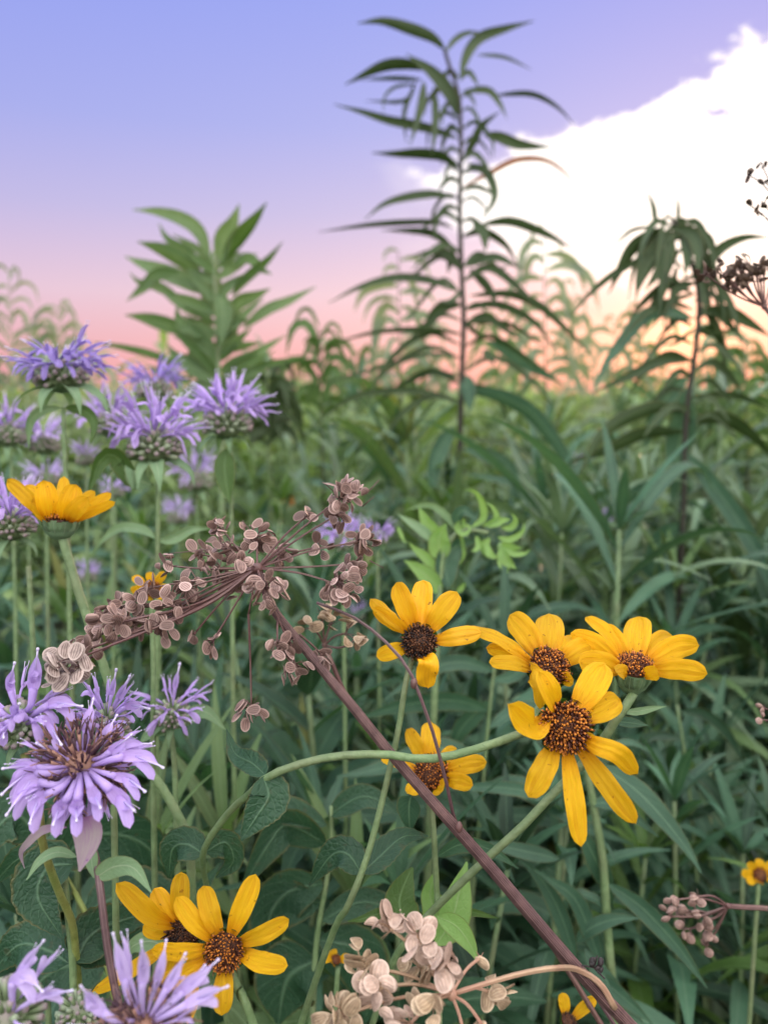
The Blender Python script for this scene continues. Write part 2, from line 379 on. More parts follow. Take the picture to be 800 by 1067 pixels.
vs = scene.view_settings; vs.view_transform = 'Standard'; vs.look = 'None'; vs.gamma = 1; vs.use_curve_mapping = False; vs.exposure = 0.6
cy = scene.cycles; cy.use_denoising = True; cy.max_bounces = 5; cy.transparent_max_bounces = 4; cy.diffuse_bounces = 3; cy.use_adaptive_sampling = True
cy.adaptive_threshold = .035; cy.sample_clamp_indirect = 6

# ------------------------------------------------------------------ ground
gm, t, out, p = new_mat('ground soil')
ob = t.new('ShaderNodeTexCoord').outputs['Object']
c = t.mix(t.ramp(t.noise(ob, 7, 6, .7), [(.4, 0), (.62, 1)]), (.022, .018, .010, 1), (.035, .055, .022, 1)); t.l.new(c, p.inputs['Base Color']); p.inputs['Roughness'].default_value = .95
finish(t, out, p)
mb = MB(); rows = []
gx = [-900, -300, -100, -40, -15, -6, -3, -1.5, 0, 1.5, 3, 6, 15, 40, 100, 300, 900]
for yy in [-300, -60, -10, -3, 0, 1, 2, 3, 5, 8, 14, 30, 70, 160, 400, 1200]:
    rows.append([(Vector((xx, yy, (math.sin(xx * 1.3 + yy) * .015 - .015) if abs(xx) < 10 else -.02)), (0, 0)) for xx in gx])
mb.grid(rows); g = part('ground', mb, gm, None); g['kind'] = 'structure'

# ------------------------------------------------------------------ background meadow
def arch_leaf(mb, base, ang, L, W, rise, droop, n=7, nw=1, kind='lance', roll=0, serr=0, mi=0, fold=.25):
    d = Vector((math.cos(ang), math.sin(ang), 0)); P = []
    for i in range(n + 1):
        s = i / n; P.append(base + d * (L * s * (1 - .25 * s * max(droop - .4, 0))) + Vector((0, 0, L * (rise * s - droop * s * s))))
    leaf(mb, P, W, roll=roll, fold=fold, kind=kind, nw=nw, cam_facing=False, serr=serr, mi=mi, up=Vector((0, 0, 1)))

def plant_meshes(kind, H, r, n=7, nw=1, whorl=.036, tight=1.0):
    ms, ml = MB(), MB()
    bend = (r.uniform(-.05, .05), r.uniform(-.05, .05))
    sp_ = lambda z: Vector((bend[0] * (z / H) ** 2, bend[1] * (z / H) ** 2, z))
    ms.tube([sp_(H * i / 10) for i in range(11)], (.0042, .0016), 6)
    z = H * .22; a = r.random() * 6
    while z < H - .01:
        k = z / H
        if kind == 'lance': L = r.uniform(.10, .17) * (1 - max(0, (k - .8) / .2) * .62); W = L * r.uniform(.11, .16)
        elif kind == 'blade': L = r.uniform(.17, .27) * (1 - max(0, (k - .85) / .15) * .5); W = L * r.uniform(.065, .095)
        elif kind == 'wide': L = r.uniform(.09, .14) * (1 - max(0, (k - .8) / .2) * .6); W = L * r.uniform(.26, .34)
        else: L = r.uniform(.06, .09) * (1 - max(0, (k - .8) / .2) * .5); W = L * r.uniform(.30, .42)
        for s in range(2):
            arch_leaf(ml, sp_(z), a + s * math.pi + r.uniform(-.35, .35), L, W, r.uniform(.25, .9) + max(0, k - .85) * 5, r.uniform(.3, 1.1), n, nw,
                      'lance' if kind in ('lance', 'blade') else 'ovate', roll=r.uniform(-.5, .5), serr=.0 if kind in ('lance', 'blade') else .10)
        a += r.uniform(1.2, 1.9); z += whorl * r.uniform(.6, 1.3) * tight * (1.25 - .45 * k)
    for s in range(7):
        arch_leaf(ml, sp_(H), a + s * .9, r.uniform(.03, .055), .009, r.uniform(1.0, 2.2), .5, 5, 1, roll=r.uniform(-.3, .3))
    return ms, ml

protos = []
for i in range(18):
    r = random.Random(100 + i); kind = 'blade' if i > 13 else 'lance' if i > 9 else ('lance', 'wide', 'ovate')[0 if i < 5 else (1 if i < 8 else 2)]
    ms, ml = plant_meshes(kind, 1.0, r, n=8, nw=2, tight=1.0 if i < 5 else .9)
    mt = (M['leaf_dark'], M['leaf_blue'], M['leaf'], M['leaf_blue'], M['leaf_dark'], M['leaf_broad'], M['leaf_broad'], M['leaf_blue'], M['leaf'], M['leaf_dark'], M['leaf_field'], M['leaf_field'], M['leaf_mid'], M['leaf_mid'], M['leaf_long'], M['leaf_long'], M['leaf_mid'], M['leaf_blue'])[i]
    protos.append((kind, ms.mesh('stem', M['stem']), ml.mesh('foliage', mt)))
def meadow_plant(k, x, y, H, rz, name, label, cat, group):
    root = thing(name, label, cat, (x, y, 0), group); root.rotation_euler = (rnd.uniform(-.08, .08), rnd.uniform(-.08, .08), rz)
    s = H; root.scale = (max(.85, s) if s > .8 else s, max(.85, s) if s > .8 else s, s)
    o = bpy.data.objects.new('stem', protos[k][1]); col.objects.link(o); o.parent = root
    o = bpy.data.objects.new('foliage', protos[k][2]); col.objects.link(o); o.parent = root
    return root
rp = random.Random(5)
def scatter(n, d0, d1, ytop, kinds, xr, name, label, cat, group, jit=(-25, 45)):
    for i in range(n):
        d = rp.uniform(d0, d1); px = rp.uniform(*xr); yt = ytop(px) + rp.uniform(*jit)
        P = at(px, yt, d); meadow_plant(rp.choice(kinds), P.x, P.y, max(.35, P.z), rp.uniform(0, 6.28), name, label, cat, group)
LX, BX = (0, 1, 2, 3, 4), (5, 6, 7, 8, 9)
scatter(26, .50, .68, lambda x: 800 + .08 * (x - 400) , LX + (7,), (380, 880), 'meadow_plant', 'dark green narrow-leaved plant low among the yellow flowers', 'meadow plant', 'low narrow-leaved plants under the yellow flowers')
scatter(26, .48, .66, lambda x: 830, (5, 6, 8, 1, 3, 12), (-90, 420), 'broadleaf_plant', 'dark green broad-leaved plant low under the purple flowers', 'meadow plant', 'low broad-leaved plants under the purple flowers')
scatter(34, .70, 1.05, lambda x: 645, LX + (12, 13), (330, 900), 'meadow_plant', 'green narrow-leaved plant filling the middle of the meadow', 'meadow plant', 'narrow-leaved plants in the middle of the meadow')
scatter(34, .66, 1.0, lambda x: 640, (5, 8, 1, 3, 12, 13, 15), (-120, 400), 'broadleaf_plant', 'green broad-leaved plant in the middle of the purple flower patch', 'meadow plant', 'broad-leaved plants amid the purple flower patch')
scatter(50, 1.05, 1.7, lambda x: 530, LX + (8, 12, 13, 10), (-150, 950), 'meadow_plant', 'green leafy plant behind the seed heads, slightly blurred', 'meadow plant', 'blurred leafy plants behind the seed heads')
scatter(66, 1.7, 2.9, lambda x: 468, (0, 2, 3, 10, 11, 12, 13), (-150, 950), 'meadow_plant', 'pale green leafy plant far back in the meadow', 'meadow plant', 'leafy plants far back in the meadow', (-45, 40))

scatter(30, 1.1, 1.9, lambda x: 440, (14, 15, 16, 17), (280, 900), 'long_leaved_plant', 'tall meadow plant with long arching blade-like leaves reaching towards the horizon', 'meadow plant', 'long-bladed plants in front of the horizon', (-22, 60))
scatter(16, .75, 1.1, lambda x: 560, (14, 15, 17), (420, 900), 'long_leaved_plant', 'long-bladed plant standing behind the yellow flower cluster', 'meadow plant', 'long-bladed plants behind the yellow flowers', (-60, 60))
scatter(26, 2.2, 4.5, lambda x: 408, (14, 15, 10, 11, 12), (-100, 900), 'long_leaved_plant', 'hazy leafy plant whose tip breaks the line of the horizon', 'meadow plant', 'leafy plants breaking the horizon', (-22, 14))
# far field: nobody could count it
tmpl = []
for i in range(6):
    r = random.Random(50 + i); mbx = MB()
    for q in range(20):
        arch_leaf(mbx, Vector((r.uniform(-.02, .02), r.uniform(-.02, .02), 1.2 - .5 * (q / 20) ** 1.3)), r.uniform(0, 6.28), r.uniform(.09, .17), .03, r.uniform(.3, 1.3), r.uniform(.3, 1.0), 3, 1, roll=r.uniform(-.5, .5))
    tmpl.append(mbx)
far = MB(); rf = random.Random(9)
for i in range(4300):
    dist = 2.7 * (60 / 2.7) ** (rf.random() ** .8); a = R(rf.uniform(-44, 44)); tm = rf.choice(tmpl)
    x, y = dist * math.sin(a), dist * math.cos(a); s = 1 + dist * .035; h = rf.gauss(-.02, .07) - .02
    if rf.random() < .09: h += rf.uniform(.05, .16)
    ca, sa = math.cos(i), math.sin(i); b = len(far.v)
    for p in tm.v:
        zz = 1.2 + (p.z - 1.2) * (1 + dist * .01) + h
        far.v.append(Vector((x + (p.x * ca - p.y * sa) * s, y + (p.x * sa + p.y * ca) * s, zz)))
    far.uv += tm.uv; far.f += [tuple(b + k for k in f) for f in tm.f]; far.mi += tm.mi
fo = part('meadow', far, M['leaf_field'], None); fo['kind'] = 'stuff'; fo['label'] = 'green meadow stretching back to the horizon'
# the low mass of leaves under the far field
um, t, out, p = new_mat('undergrowth')
ob = t.new('ShaderNodeTexCoord').outputs['Object']
c = t.mix(t.ramp(t.noise(ob, 22, 6, .7), [(.4, 0), (.62, 1)]), (.03, .07, .028, 1), (.085, .16, .065, 1)); t.l.new(c, p.inputs['Base Color']); p.inputs['Roughness'].default_value = .9
finish(t, out, p)
mb = MB(); rows = []; ru = random.Random(3)
ys = [4.5 * (200 / 4.5) ** (i / 60) for i in range(61)]
for yy in ys:
    rows.append([(Vector((yy * math.tan(R(-50 + 100 * j / 90)), yy, min(1.13, .86 + min(.2, yy * .008)) + ru.uniform(-.07, .07))), (0, 0)) for j in range(91)])
mb.grid(rows); o = part('undergrowth', mb, um, None); o['kind'] = 'stuff'; o['label'] = 'low mass of leaves under the far meadow'

# ------------------------------------------------------------------ tall stalks against the sky
class ZL(list): pass
def zz(ox, oy, s):
    def f(*pts):
        l = ZL((ox + a / s, oy + b / s) for a, b in pts); l.s = s; return l
    return f
A = zz(320, 0, 2.667); B = zz(320, 280, 2.667)
def stalk(label, stem, d, leaves, r0=.0032, r1=.0009, mat='leaf', smat='stem_dark', name='tall_sunflower_stalk', drift=(0, .05), group=None, ws=1.2):
    P, gnd = stem_path(stem, d, drift=drift, n=40)
    root = thing(name, label, 'wild plant', gnd, group)
    mb = MB(); P = P[::-1]; mb.tube(P, (r0, r1), 8); part('stem', mb, M[smat], root)
    for lv in leaves:
        px, wpx = lv[0], lv[1] / getattr(lv[0], 's', 1) * ws; kw = dict(lv[2]) if len(lv) > 2 else {}
        mt = kw.pop('mat', mat); part('leaf', leaf_px(px, d + kw.pop('dd', 0), wpx, **kw), M[mt], root)
    return root
bl = dict(mat='leaf_blue'); rd = dict(mat='leaf_red')
T1 = [(A((385,140),(350,105),(290,80),(210,58),(140,65)),28),(A((385,145),(410,112),(445,92),(495,92)),15),(A((425,215),(445,150),(480,105),(550,80),(630,58)),28),
 (A((470,152),(550,160),(625,195)),9),(A((415,325),(400,270),(350,205),(275,150)),34),(A((330,195),(280,180),(210,185),(105,235)),28),(A((320,222),(240,218),(150,222)),12),
 (A((325,225),(315,300),(285,405)),22),(A((352,240),(356,340),(345,440)),20),(A((300,240),(270,310),(275,400)),12),(A((310,235),(250,240),(215,270),(212,320)),8),
 (A((300,225),(270,280),(160,280)),10),
 (A((420,385),(330,355),(230,335),(150,310),(75,290)),24),(A((430,255),(500,252),(535,290),(555,330)),18),(A((520,265),(620,262),(690,295),(740,345)),14),
 (A((435,440),(465,390),(485,350),(535,310)),22),(A((490,375),(530,380),(590,402),(680,410)),28),(A((415,480),(385,440),(320,428),(250,428),(180,425)),26),
 (A((430,520),(500,485),(580,445),(660,445),(715,480),(750,525)),14,rd),(A((440,455),(495,475),(520,530),(512,570),(480,610)),22),
 (A((410,550),(350,540),(270,550),(210,570),(160,610)),22),(A((410,635),(360,618),(300,618),(180,625),(30,645)),15),(A((410,695),(370,660),(320,642),(205,640)),20),
 (A((460,620),(488,645),(495,700)),28),(A((480,625),(560,615),(640,640),(690,665),(740,695)),24),(A((430,760),(400,710),(350,700),(280,715)),20),
 (A((440,740),(520,715),(600,750)),22),(A((405,690),(400,720),(390,760)),20),
 (B((420,65),(350,35),(250,25),(150,50),(60,95)),22),(B((430,100),(380,105),(345,140),(320,210)),32),(B((440,185),(350,170),(200,175),(60,210)),14),
 (B((425,250),(330,238),(150,290),(0,330)),12),(B((450,0),(490,40),(515,75),(522,110)),24),(B((450,75),(560,70),(640,100),(710,160),(790,240)),22),
 (B((450,150),(560,155),(670,225)),13),(B((440,110),(480,100),(500,130)),14),(B((500,200),(560,230),(620,270),(710,320)),36,bl),(B((490,225),(505,245),(520,268)),24),
 (B((430,295),(445,330),(452,400)),40,bl),(B((435,340),(520,350),(620,400),(700,500),(735,570),(745,660)),42,bl),(B((420,365),(300,340),(150,350),(60,400),(0,460)),18),
 (B((410,440),(380,480),(355,540),(340,650)),46,bl),(B((440,470),(560,490),(630,530),(690,590)),20),(B((430,500),(500,520),(570,570),(592,660),(585,760)),46,bl),
 (B((440,570),(600,600),(700,640),(755,700),(765,800)),22,bl),(B((430,140),(470,180),(500,190)),14),(B((425,300),(350,290),(270,320)),13),(B((430,60),(400,90),(360,90)),14)]
rr_ = random.Random(31)
for i_ in range(17):      # the many thin arching leaves of the lower half
    y_ = 240 + i_ * 11.5 + rr_.uniform(-6, 6); s_ = 1 if i_ % 2 else -1; L_ = rr_.uniform(45, 105); x_ = 481; dr_ = rr_.uniform(-.1, .7) * L_
    T1.append(([(x_, y_), (x_ + s_ * L_ * .35, y_ - rr_.uniform(4, 16)), (x_ + s_ * L_ * .75, y_ + dr_ * .25), (x_ + s_ * L_, y_ + dr_)], rr_.uniform(4.5, 9)))
for i_ in range(20):      # thin curling leaves of the upper half
    y_ = 80 + i_ * 8 + rr_.uniform(-4, 4); s_ = 1 if i_ % 2 else -1; L_ = rr_.uniform(18, 50); dr_ = rr_.uniform(.2, 1.3) * L_
    T1.append(([(479, y_), (479 + s_ * L_ * .4, y_ - rr_.uniform(2, 12)), (479 + s_ * L_ * .8, y_ + dr_ * .3), (479 + s_ * L_ * .85, y_ + dr_)], rr_.uniform(3, 6)))
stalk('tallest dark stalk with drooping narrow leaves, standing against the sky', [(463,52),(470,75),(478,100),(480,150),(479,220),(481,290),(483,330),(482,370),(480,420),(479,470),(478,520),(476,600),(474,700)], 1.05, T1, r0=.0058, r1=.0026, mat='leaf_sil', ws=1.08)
D = zz(90, 190, 3.077)
T2 = [(D((395,240),(360,160),(310,120),(230,95),(150,88)),38),(D((375,270),(320,220),(260,180),(232,130)),26),(D((430,260),(440,180),(470,130),(490,70)),46),
 (D((440,250),(490,180),(540,120),(578,65)),40),(D((470,262),(520,245),(560,280),(595,295)),30),(D((465,365),(510,310),(580,250),(630,190)),26),
 (D((370,300),(310,250),(240,215),(165,190)),46),(D((380,360),(300,310),(200,270),(125,238)),48),(D((300,290),(230,295),(180,340),(130,380)),34),
 (D((300,370),(220,330),(170,320),(140,290)),28),(D((450,430),(490,385),(540,365),(590,340)),38),(D((500,470),(580,410),(650,380),(735,335)),30),
 (D((340,480),(260,455),(190,435),(125,425)),42),(D((300,600),(230,560),(120,530),(20,512)),22),(D((330,640),(280,620),(190,590)),26),
 (D((410,600),(370,520),(300,440),(290,400)),60),(D((420,640),(360,600),(290,560),(260,520)),50),(D((420,420),(350,400),(280,370),(240,350)),50),
 (D((410,500),(340,470),(300,480)),44),(D((415,420),(400,350),(405,290),(420,240)),60),(D((430,500),(480,450),(520,440)),36),(D((420,560),(450,490),(470,440),(480,400)),52),
 (D((430,640),(480,590),(560,540),(640,490)),30),(D((440,680),(540,600),(600,580),(700,560)),24),(D((400,640),(360,660),(300,690)),40),(D((420,680),(500,620),(560,600),(600,560)),40),
 (D((425,350),(440,420),(430,520)),50),(D((400,520),(350,560),(330,640)),44),(D((415,700),(470,650),(530,640),(590,690)),50),(D((420,720),(480,690),(540,700)),60),(D((415,740),(380,700),(340,720)),50)]
for i_ in range(30):
    y_ = 275 + i_ * 5.4; s_ = 1 if i_ % 2 else -1; L_ = rr_.uniform(30, 62) * (1.1 if i_ > 20 else .9); x_ = 226 + i_ * .1; up_ = rr_.uniform(.15, 1.0)
    T2.append(([(x_, y_), (x_ + s_ * L_ * .4, y_ - up_ * L_ * .5), (x_ + s_ * L_ * .9, y_ - up_ * L_)], rr_.uniform(6, 10)))
stalk('dense green sunflower top with upswept leaves, left of the tallest stalk', [(222,262),(226,330),(228,400),(230,470),(232,560),(233,650)], .95, [(a, b_, dict(mat=rnd.choice(('leaf', 'leaf_mid', 'leaf_mid')))) for a, b_ in T2], r0=.005, r1=.0025, smat='stem', ws=1.2, mat='leaf_mid')
E = zz(560, 150, 3.333)
T3 = [(E((410,290),(402,220),(380,165)),16),(E((485,285),(488,230),(485,180)),12),(E((430,290),(340,350),(290,430),(245,520)),38),(E((450,300),(390,400),(360,460),(340,530)),56),
 (E((400,285),(330,300),(290,330),(255,360)),12),(E((460,290),(530,310),(556,370),(552,460)),38),(E((450,290),(450,380),(420,440),(370,510)),44),(E((500,290),(580,320),(608,360),(612,400)),28),
 (E((560,500),(590,420),(640,360),(720,325),(810,325)),34),(E((420,370),(280,440),(180,520),(115,600)),22),(E((540,610),(450,582),(370,600),(300,680),(240,760),(200,840)),44,bl),
 (E((540,750),(440,750),(330,800),(190,865)),34),(E((520,810),(470,850),(420,930),(370,1060)),62,bl),(E((560,580),(650,580),(730,620),(810,670)),38),(E((530,880),(650,870),(740,890),(810,930)),24),
 (E((560,560),(600,600),(640,700),(655,830)),26),(E((550,520),(480,540),(420,600),(400,640)),16),(E((550,480),(500,500),(450,560)),20),(E((440,300),(400,330),(350,360),(300,420)),26),
 (E((545,640),(600,660),(700,640)),16),(E((500,300),(520,380),(510,460)),34),(E((545,640),(480,690),(430,700)),14),
 ([(714,405),(712,440),(706,470),(700,525)],26,bl),([(713,470),(760,530),(790,580),(812,640)],18,bl),([(712,545),(690,560),(680,600),(679,648)],24,bl),
 ([(711,570),(745,600),(765,640),(772,700),(778,720)],28),([(712,440),(750,436),(780,452),(810,482)],13),([(713,430),(680,425),(630,450),(600,500)],13),([(713,450),(670,452),(630,470),(590,482)],12),
 ([(709,640),(694,700),(694,780),(699,868)],23,bl),([(712,520),(740,515),(770,530),(800,560)],12),([(711,505),(680,505),(640,530),(620,560)],12,bl)]
for i_ in range(30):      # the drooping crown
    a_ = i_ / 30; x_ = 698 + 26 * rr_.random() + 4 * a_; y_ = 232 + 75 * a_ ** 1.3; s_ = -1 if rr_.random() < .62 else 1; L_ = rr_.uniform(28, 70); sp_ = rr_.uniform(.15, .8)
    T3.append(([(x_, y_), (x_ + s_ * L_ * sp_ * .6, y_ - rr_.uniform(0, 8)), (x_ + s_ * L_ * sp_ * 1.05, y_ + L_ * .45), (x_ + s_ * L_ * sp_ * 1.2, y_ + L_)], rr_.uniform(3.5, 7)))
for i_ in range(16):
    y_ = 305 + i_ * 9; s_ = 1 if i_ % 2 else -1; L_ = rr_.uniform(35, 80)
    T3.append(([(722, y_), (722 + s_ * L_ * .4, y_ - 8), (722 + s_ * L_ * .8, y_ + L_ * .2), (722 + s_ * L_, y_ + L_ * .5)], rr_.uniform(4, 8)))
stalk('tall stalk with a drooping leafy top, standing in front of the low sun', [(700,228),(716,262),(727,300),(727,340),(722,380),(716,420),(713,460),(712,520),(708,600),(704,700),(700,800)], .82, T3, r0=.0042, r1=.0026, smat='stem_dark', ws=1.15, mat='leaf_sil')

def faint(label, x, y0, y1, d, n, Lpx, seed, mat='leaf', up=.2, droop=.9, W=.13, smat='stem_dark', lean=6, y_foot=620):
    r = random.Random(seed); stem = [(x + lean * (i / 5), y0 + (y_foot - y0) * i / 5) for i in range(6)]
    lv = []
    for i in range(n):
        k = (i / n) ** .9; y = y0 + (y1 - y0) * k; xx = x + lean * (y - y0) / (y_foot - y0); s = 1 if i % 2 else -1
        L = Lpx * r.uniform(.6, 1.1) * (.5 + .5 * min(1, k * 4)); dx = s * r.uniform(.35, 1) * L
        u_, dr = r.uniform(0, up) * L, r.uniform(.2, droop) * L
        lv.append(([(xx, y), (xx + dx * .4, y - u_), (xx + dx * .8, y - u_ * .9 + dr * .3), (xx + dx, y + dr)], max(3, L * W * r.uniform(.7, 1.3)), dict(n=9)))
    return stalk(label, stem, d, lv, r0=.003, r1=.001, mat=mat, smat=smat)
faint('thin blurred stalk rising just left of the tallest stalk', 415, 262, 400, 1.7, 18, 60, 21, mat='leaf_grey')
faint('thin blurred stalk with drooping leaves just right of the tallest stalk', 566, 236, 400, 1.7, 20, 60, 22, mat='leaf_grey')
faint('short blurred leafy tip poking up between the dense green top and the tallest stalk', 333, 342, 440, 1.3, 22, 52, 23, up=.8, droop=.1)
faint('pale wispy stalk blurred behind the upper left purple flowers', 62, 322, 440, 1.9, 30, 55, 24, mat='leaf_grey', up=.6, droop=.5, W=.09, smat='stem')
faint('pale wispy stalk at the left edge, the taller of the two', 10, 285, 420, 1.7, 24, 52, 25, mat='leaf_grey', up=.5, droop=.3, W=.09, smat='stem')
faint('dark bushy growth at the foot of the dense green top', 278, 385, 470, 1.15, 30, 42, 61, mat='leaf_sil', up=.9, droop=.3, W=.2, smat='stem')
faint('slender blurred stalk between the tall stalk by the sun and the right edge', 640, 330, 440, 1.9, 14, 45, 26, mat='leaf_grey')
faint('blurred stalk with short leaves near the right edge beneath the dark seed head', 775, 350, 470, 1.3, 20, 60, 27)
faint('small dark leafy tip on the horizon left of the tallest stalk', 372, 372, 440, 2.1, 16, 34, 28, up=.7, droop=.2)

for i, (x_, y_, d_, L_, lb) in enumerate([(300,392,1.5,40,'small dark tuft at the foot of the dense green top'),(352,352,2.3,34,'faint thin tip on the pink horizon, second from the dense green top'),(445,330,2.2,40,'faint thin tip hard against the tallest stalk on its left'),
    (520,318,2.0,44,'faint leafy tip hard against the tallest stalk on its right'),(598,300,2.3,40,'faint tip halfway between the tallest stalk and the sun'),(618,352,1.9,42,'low leafy tip on the glowing horizon left of the drooping top'),
    (668,325,1.7,46,'thin tip just left of the drooping leafy top by the sun'),(748,330,1.9,46,'thin tip between the drooping leafy top and the dark seed umbel'),(400,368,2.6,30,'low faint tip on the pink horizon left of the tallest stalk'),
    (546,372,2.6,30,'low faint tip on the pink horizon right of the tallest stalk'),(100,372,2.0,34,'low pale tip between the violet and the lavender blooms on the horizon'),(262,368,1.4,40,'leafy tip leaning out of the foot of the dense green top')]):
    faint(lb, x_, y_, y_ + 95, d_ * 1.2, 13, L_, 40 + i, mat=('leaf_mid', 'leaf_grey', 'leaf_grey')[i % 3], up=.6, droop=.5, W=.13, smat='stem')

# ------------------------------------------------------------------ curly bright green top
K = zz(410, 500, 5.0)
br = 'leaf_bright'
CUR = [(K((350,290),(290,200),(210,135),(130,135),(50,165)),26,'leaf_pale'),(K((250,290),(180,230),(140,160),(135,140)),40,br),(K((225,340),(150,270),(80,220),(15,175)),34,'leaf_pale'),
 (K((250,420),(235,330),(250,270),(275,230)),75,br),(K((225,470),(160,400),(110,360),(80,325)),34,br),(K((245,590),(190,520),(120,460),(55,420)),60,br),
 (K((290,560),(270,450),(300,370),(360,330),(425,320)),80,'leaf_blue'),(K((340,250),(330,190),(370,160),(440,215)),40,'leaf_blue'),(K((400,250),(470,200),(460,110),(420,60),(365,52)),24,br),
 (K((460,240),(530,210),(520,150),(480,115)),20,br),(K((480,240),(560,215),(610,205)),30,br),(K((560,250),(610,250),(635,210),(610,170)),22,br),(K((540,300),(610,310),(670,270),(680,220)),22,br),
 (K((560,330),(620,355),(670,355)),26,br),(K((570,350),(620,385),(680,385),(715,360)),20,br),(K((560,350),(580,410),(640,465)),40,br),(K((500,300),(470,350),(520,400),(560,390)),34,br),
 (K((430,290),(445,340),(420,370),(400,365)),22,br),(K((400,240),(360,260),(345,240),(370,200)),50,br),(K((340,260),(360,330),(365,400),(330,460)),14,br),(K((560,380),(550,430),(560,470)),16,br),
 (K((480,330),(490,390),(500,405)),26,br),(K((20,240),(50,310),(70,330)),14,br),(K((590,400),(600,440),(590,490)),12,br),(K((330,590),(360,550),(375,535)),20,br)]
P, gnd = stem_path([(508,556),(490,552),(475,556),(463,575),(459,600),(456,650),(452,740)], .50, n=36)
root = thing('sunflower_shoot', 'bright green nodding shoot with curled leaves above the yellow flowers', 'wild plant', gnd)
mb = MB(); mb.tube(P, (.0016, .0032), 8); part('stem', mb, M['stem'], root)
for px, wd, mt in CUR: part('leaf', leaf_px(px, .50, wd / 5 * 1.6, n=16, kind='lance', fold=.35, wavy=.03), M[mt], root)
mb = MB(); mb.blob(at(524, 572, .505), m(6, .5), UP * -1 + RT * .5, 1.3, 10, 6); part('bud', mb, M['leaf_bright'], root)

# ------------------------------------------------------------------ yellow flowers
def cv(a): return (RT * a[0] + UP * a[1] - FW * a[2]).normalized()      # right, up, towards the camera
def disc(root, c, ax, Rd, dome=.5, dark=False, n=170, seed=1, parent=None, tall=.22):
    r = random.Random(seed); X = ax.orthogonal().normalized(); Y = ax.cross(X); mb = MB(); rows = []
    for i in range(7):
        q = i / 6; rr = Rd * q * .97; h = Rd * dome * (1 - q * q)
        rows.append([(c + (X * math.cos(math.tau * j / 20) + Y * math.sin(math.tau * j / 20)) * max(rr, 1e-5) + ax * h, (.3, 1 - q)) for j in range(21)])
    rows.append([(c + (X * math.cos(math.tau * j / 20) + Y * math.sin(math.tau * j / 20)) * Rd * .8 - ax * Rd * .3, (.3, 0)) for j in range(21)])
    mb.grid(rows, 0)
    for k in range(n):
        q = math.sqrt((k + .5) / n); a = k * 2.39996; rad = (X * math.cos(a) + Y * math.sin(a))
        base = c + rad * Rd * q * .97 + ax * (Rd * dome * (1 - q * q)); nd = (ax + rad * q * dome * 1.6).normalized()
        nd = (nd + Vector((r.uniform(-1, 1), r.uniform(-1, 1), r.uniform(-1, 1))) * .22).normalized()
        L = Rd * tall * r.uniform(.6, 1.5) * (1.15 if q > .5 else .75); w_ = Rd * .052 * r.uniform(.8, 1.3); u = r.random()
        mb.tube([base - nd * L * .2, base + nd * L * .55, base + nd * L], lambda s, w_=w_: w_ * (1 if s < .6 else .75), 5, 1, u)
        if r.random() < .55:
            e = base + nd * L; o2 = (X * r.uniform(-1, 1) + Y * r.uniform(-1, 1)) * w_ * 1.8
            mb.tube([e, e + nd * w_ * 1.6 + o2 * .5, e + nd * w_ * 1.4 + o2], (w_ * .45, w_ * .25), 4, 1, .1)
    return part('flower_head', mb, [M['disc'], M['floret_dark' if dark else 'floret']], root, parent)

def yellow_flower(root, cx, cy, d, rpx, axis, petals, stem_to=None, dark=False, seed=1, dome=.5, calyx=True, dsq=1, n=170, mat='petal', cup=1.0):
    ax = cv(axis); c = at(cx, cy, d); Rd = m(rpx, d); head = disc(root, c, ax, Rd, dome, dark, n, seed)
    r = random.Random(seed + 5)
    for pt in petals:
        tx, ty, wpx = pt[:3]; kw = dict(pt[3]) if len(pt) > 3 else {}
        tip = at(tx, ty, d + kw.pop('dd', 0)); v = tip - c; dr = (v - ax * v.dot(ax))
        dr = dr.normalized() if dr.length > 1e-5 else ax.orthogonal()
        base = c + dr * Rd * .80 - ax * Rd * .12
        L = (tip - base).length
        if 'mid' in kw: mids = [at(q[0], q[1], d + (q[2] if len(q) > 2 else 0)) for q in kw.pop('mid')]
        else: mids = [base.lerp(tip, .5) + ax * L * kw.pop('bow', .12)]
        roll = kw.pop('roll', r.uniform(-.4, .4)); pm = kw.pop('mat', mat)
        mb = MB(); leaf(mb, catmull([base] + mids + [tip], 18), m(wpx, d) * 1.0 / math.cos(roll), roll=roll, fold=kw.pop('fold', r.uniform(-.15, .25)), kind='petal', nw=6,
                        groove=.034, notch=kw.pop('notch', r.uniform(.02, .07)), wavy=kw.pop('wavy', r.uniform(.015, .045)), curl=kw.pop('curl', r.uniform(-.4, .4)), up=ax)
        part('petal', mb, M[pm], root, head)
    if calyx:
        mb = MB(); X = ax.orthogonal().normalized(); Y = ax.cross(X); rows = []
        for q, (rr, h) in enumerate([(.18, -1.15 * cup), (.55, -1.05 * cup), (.88, -.75 * cup), (1.0, -.38 * cup), (.98, -.12)]):
            rows.append([(c + (X * math.cos(math.tau * j / 20) + Y * math.sin(math.tau * j / 20)) * Rd * rr + ax * Rd * h, (.25, q / 4)) for j in range(21)])
        mb.grid(rows)
        for j in range(11):
            a = math.tau * j / 11; rad = X * math.cos(a) + Y * math.sin(a)
            leaf(mb, catmull([c + rad * Rd * .6 - ax * Rd * 1.0 * cup, c + rad * Rd * 1.07 - ax * Rd * .45 * cup, c + rad * Rd * 1.2 + ax * Rd * r.uniform(-.1, .25)], 8), Rd * .62, fold=-.2, kind='ovate', cam_facing=False, up=rad, petiole=.3)
        part('calyx', mb, M['leaf_pale' if cup > 1 else 'leaf'], root, head)
    return head

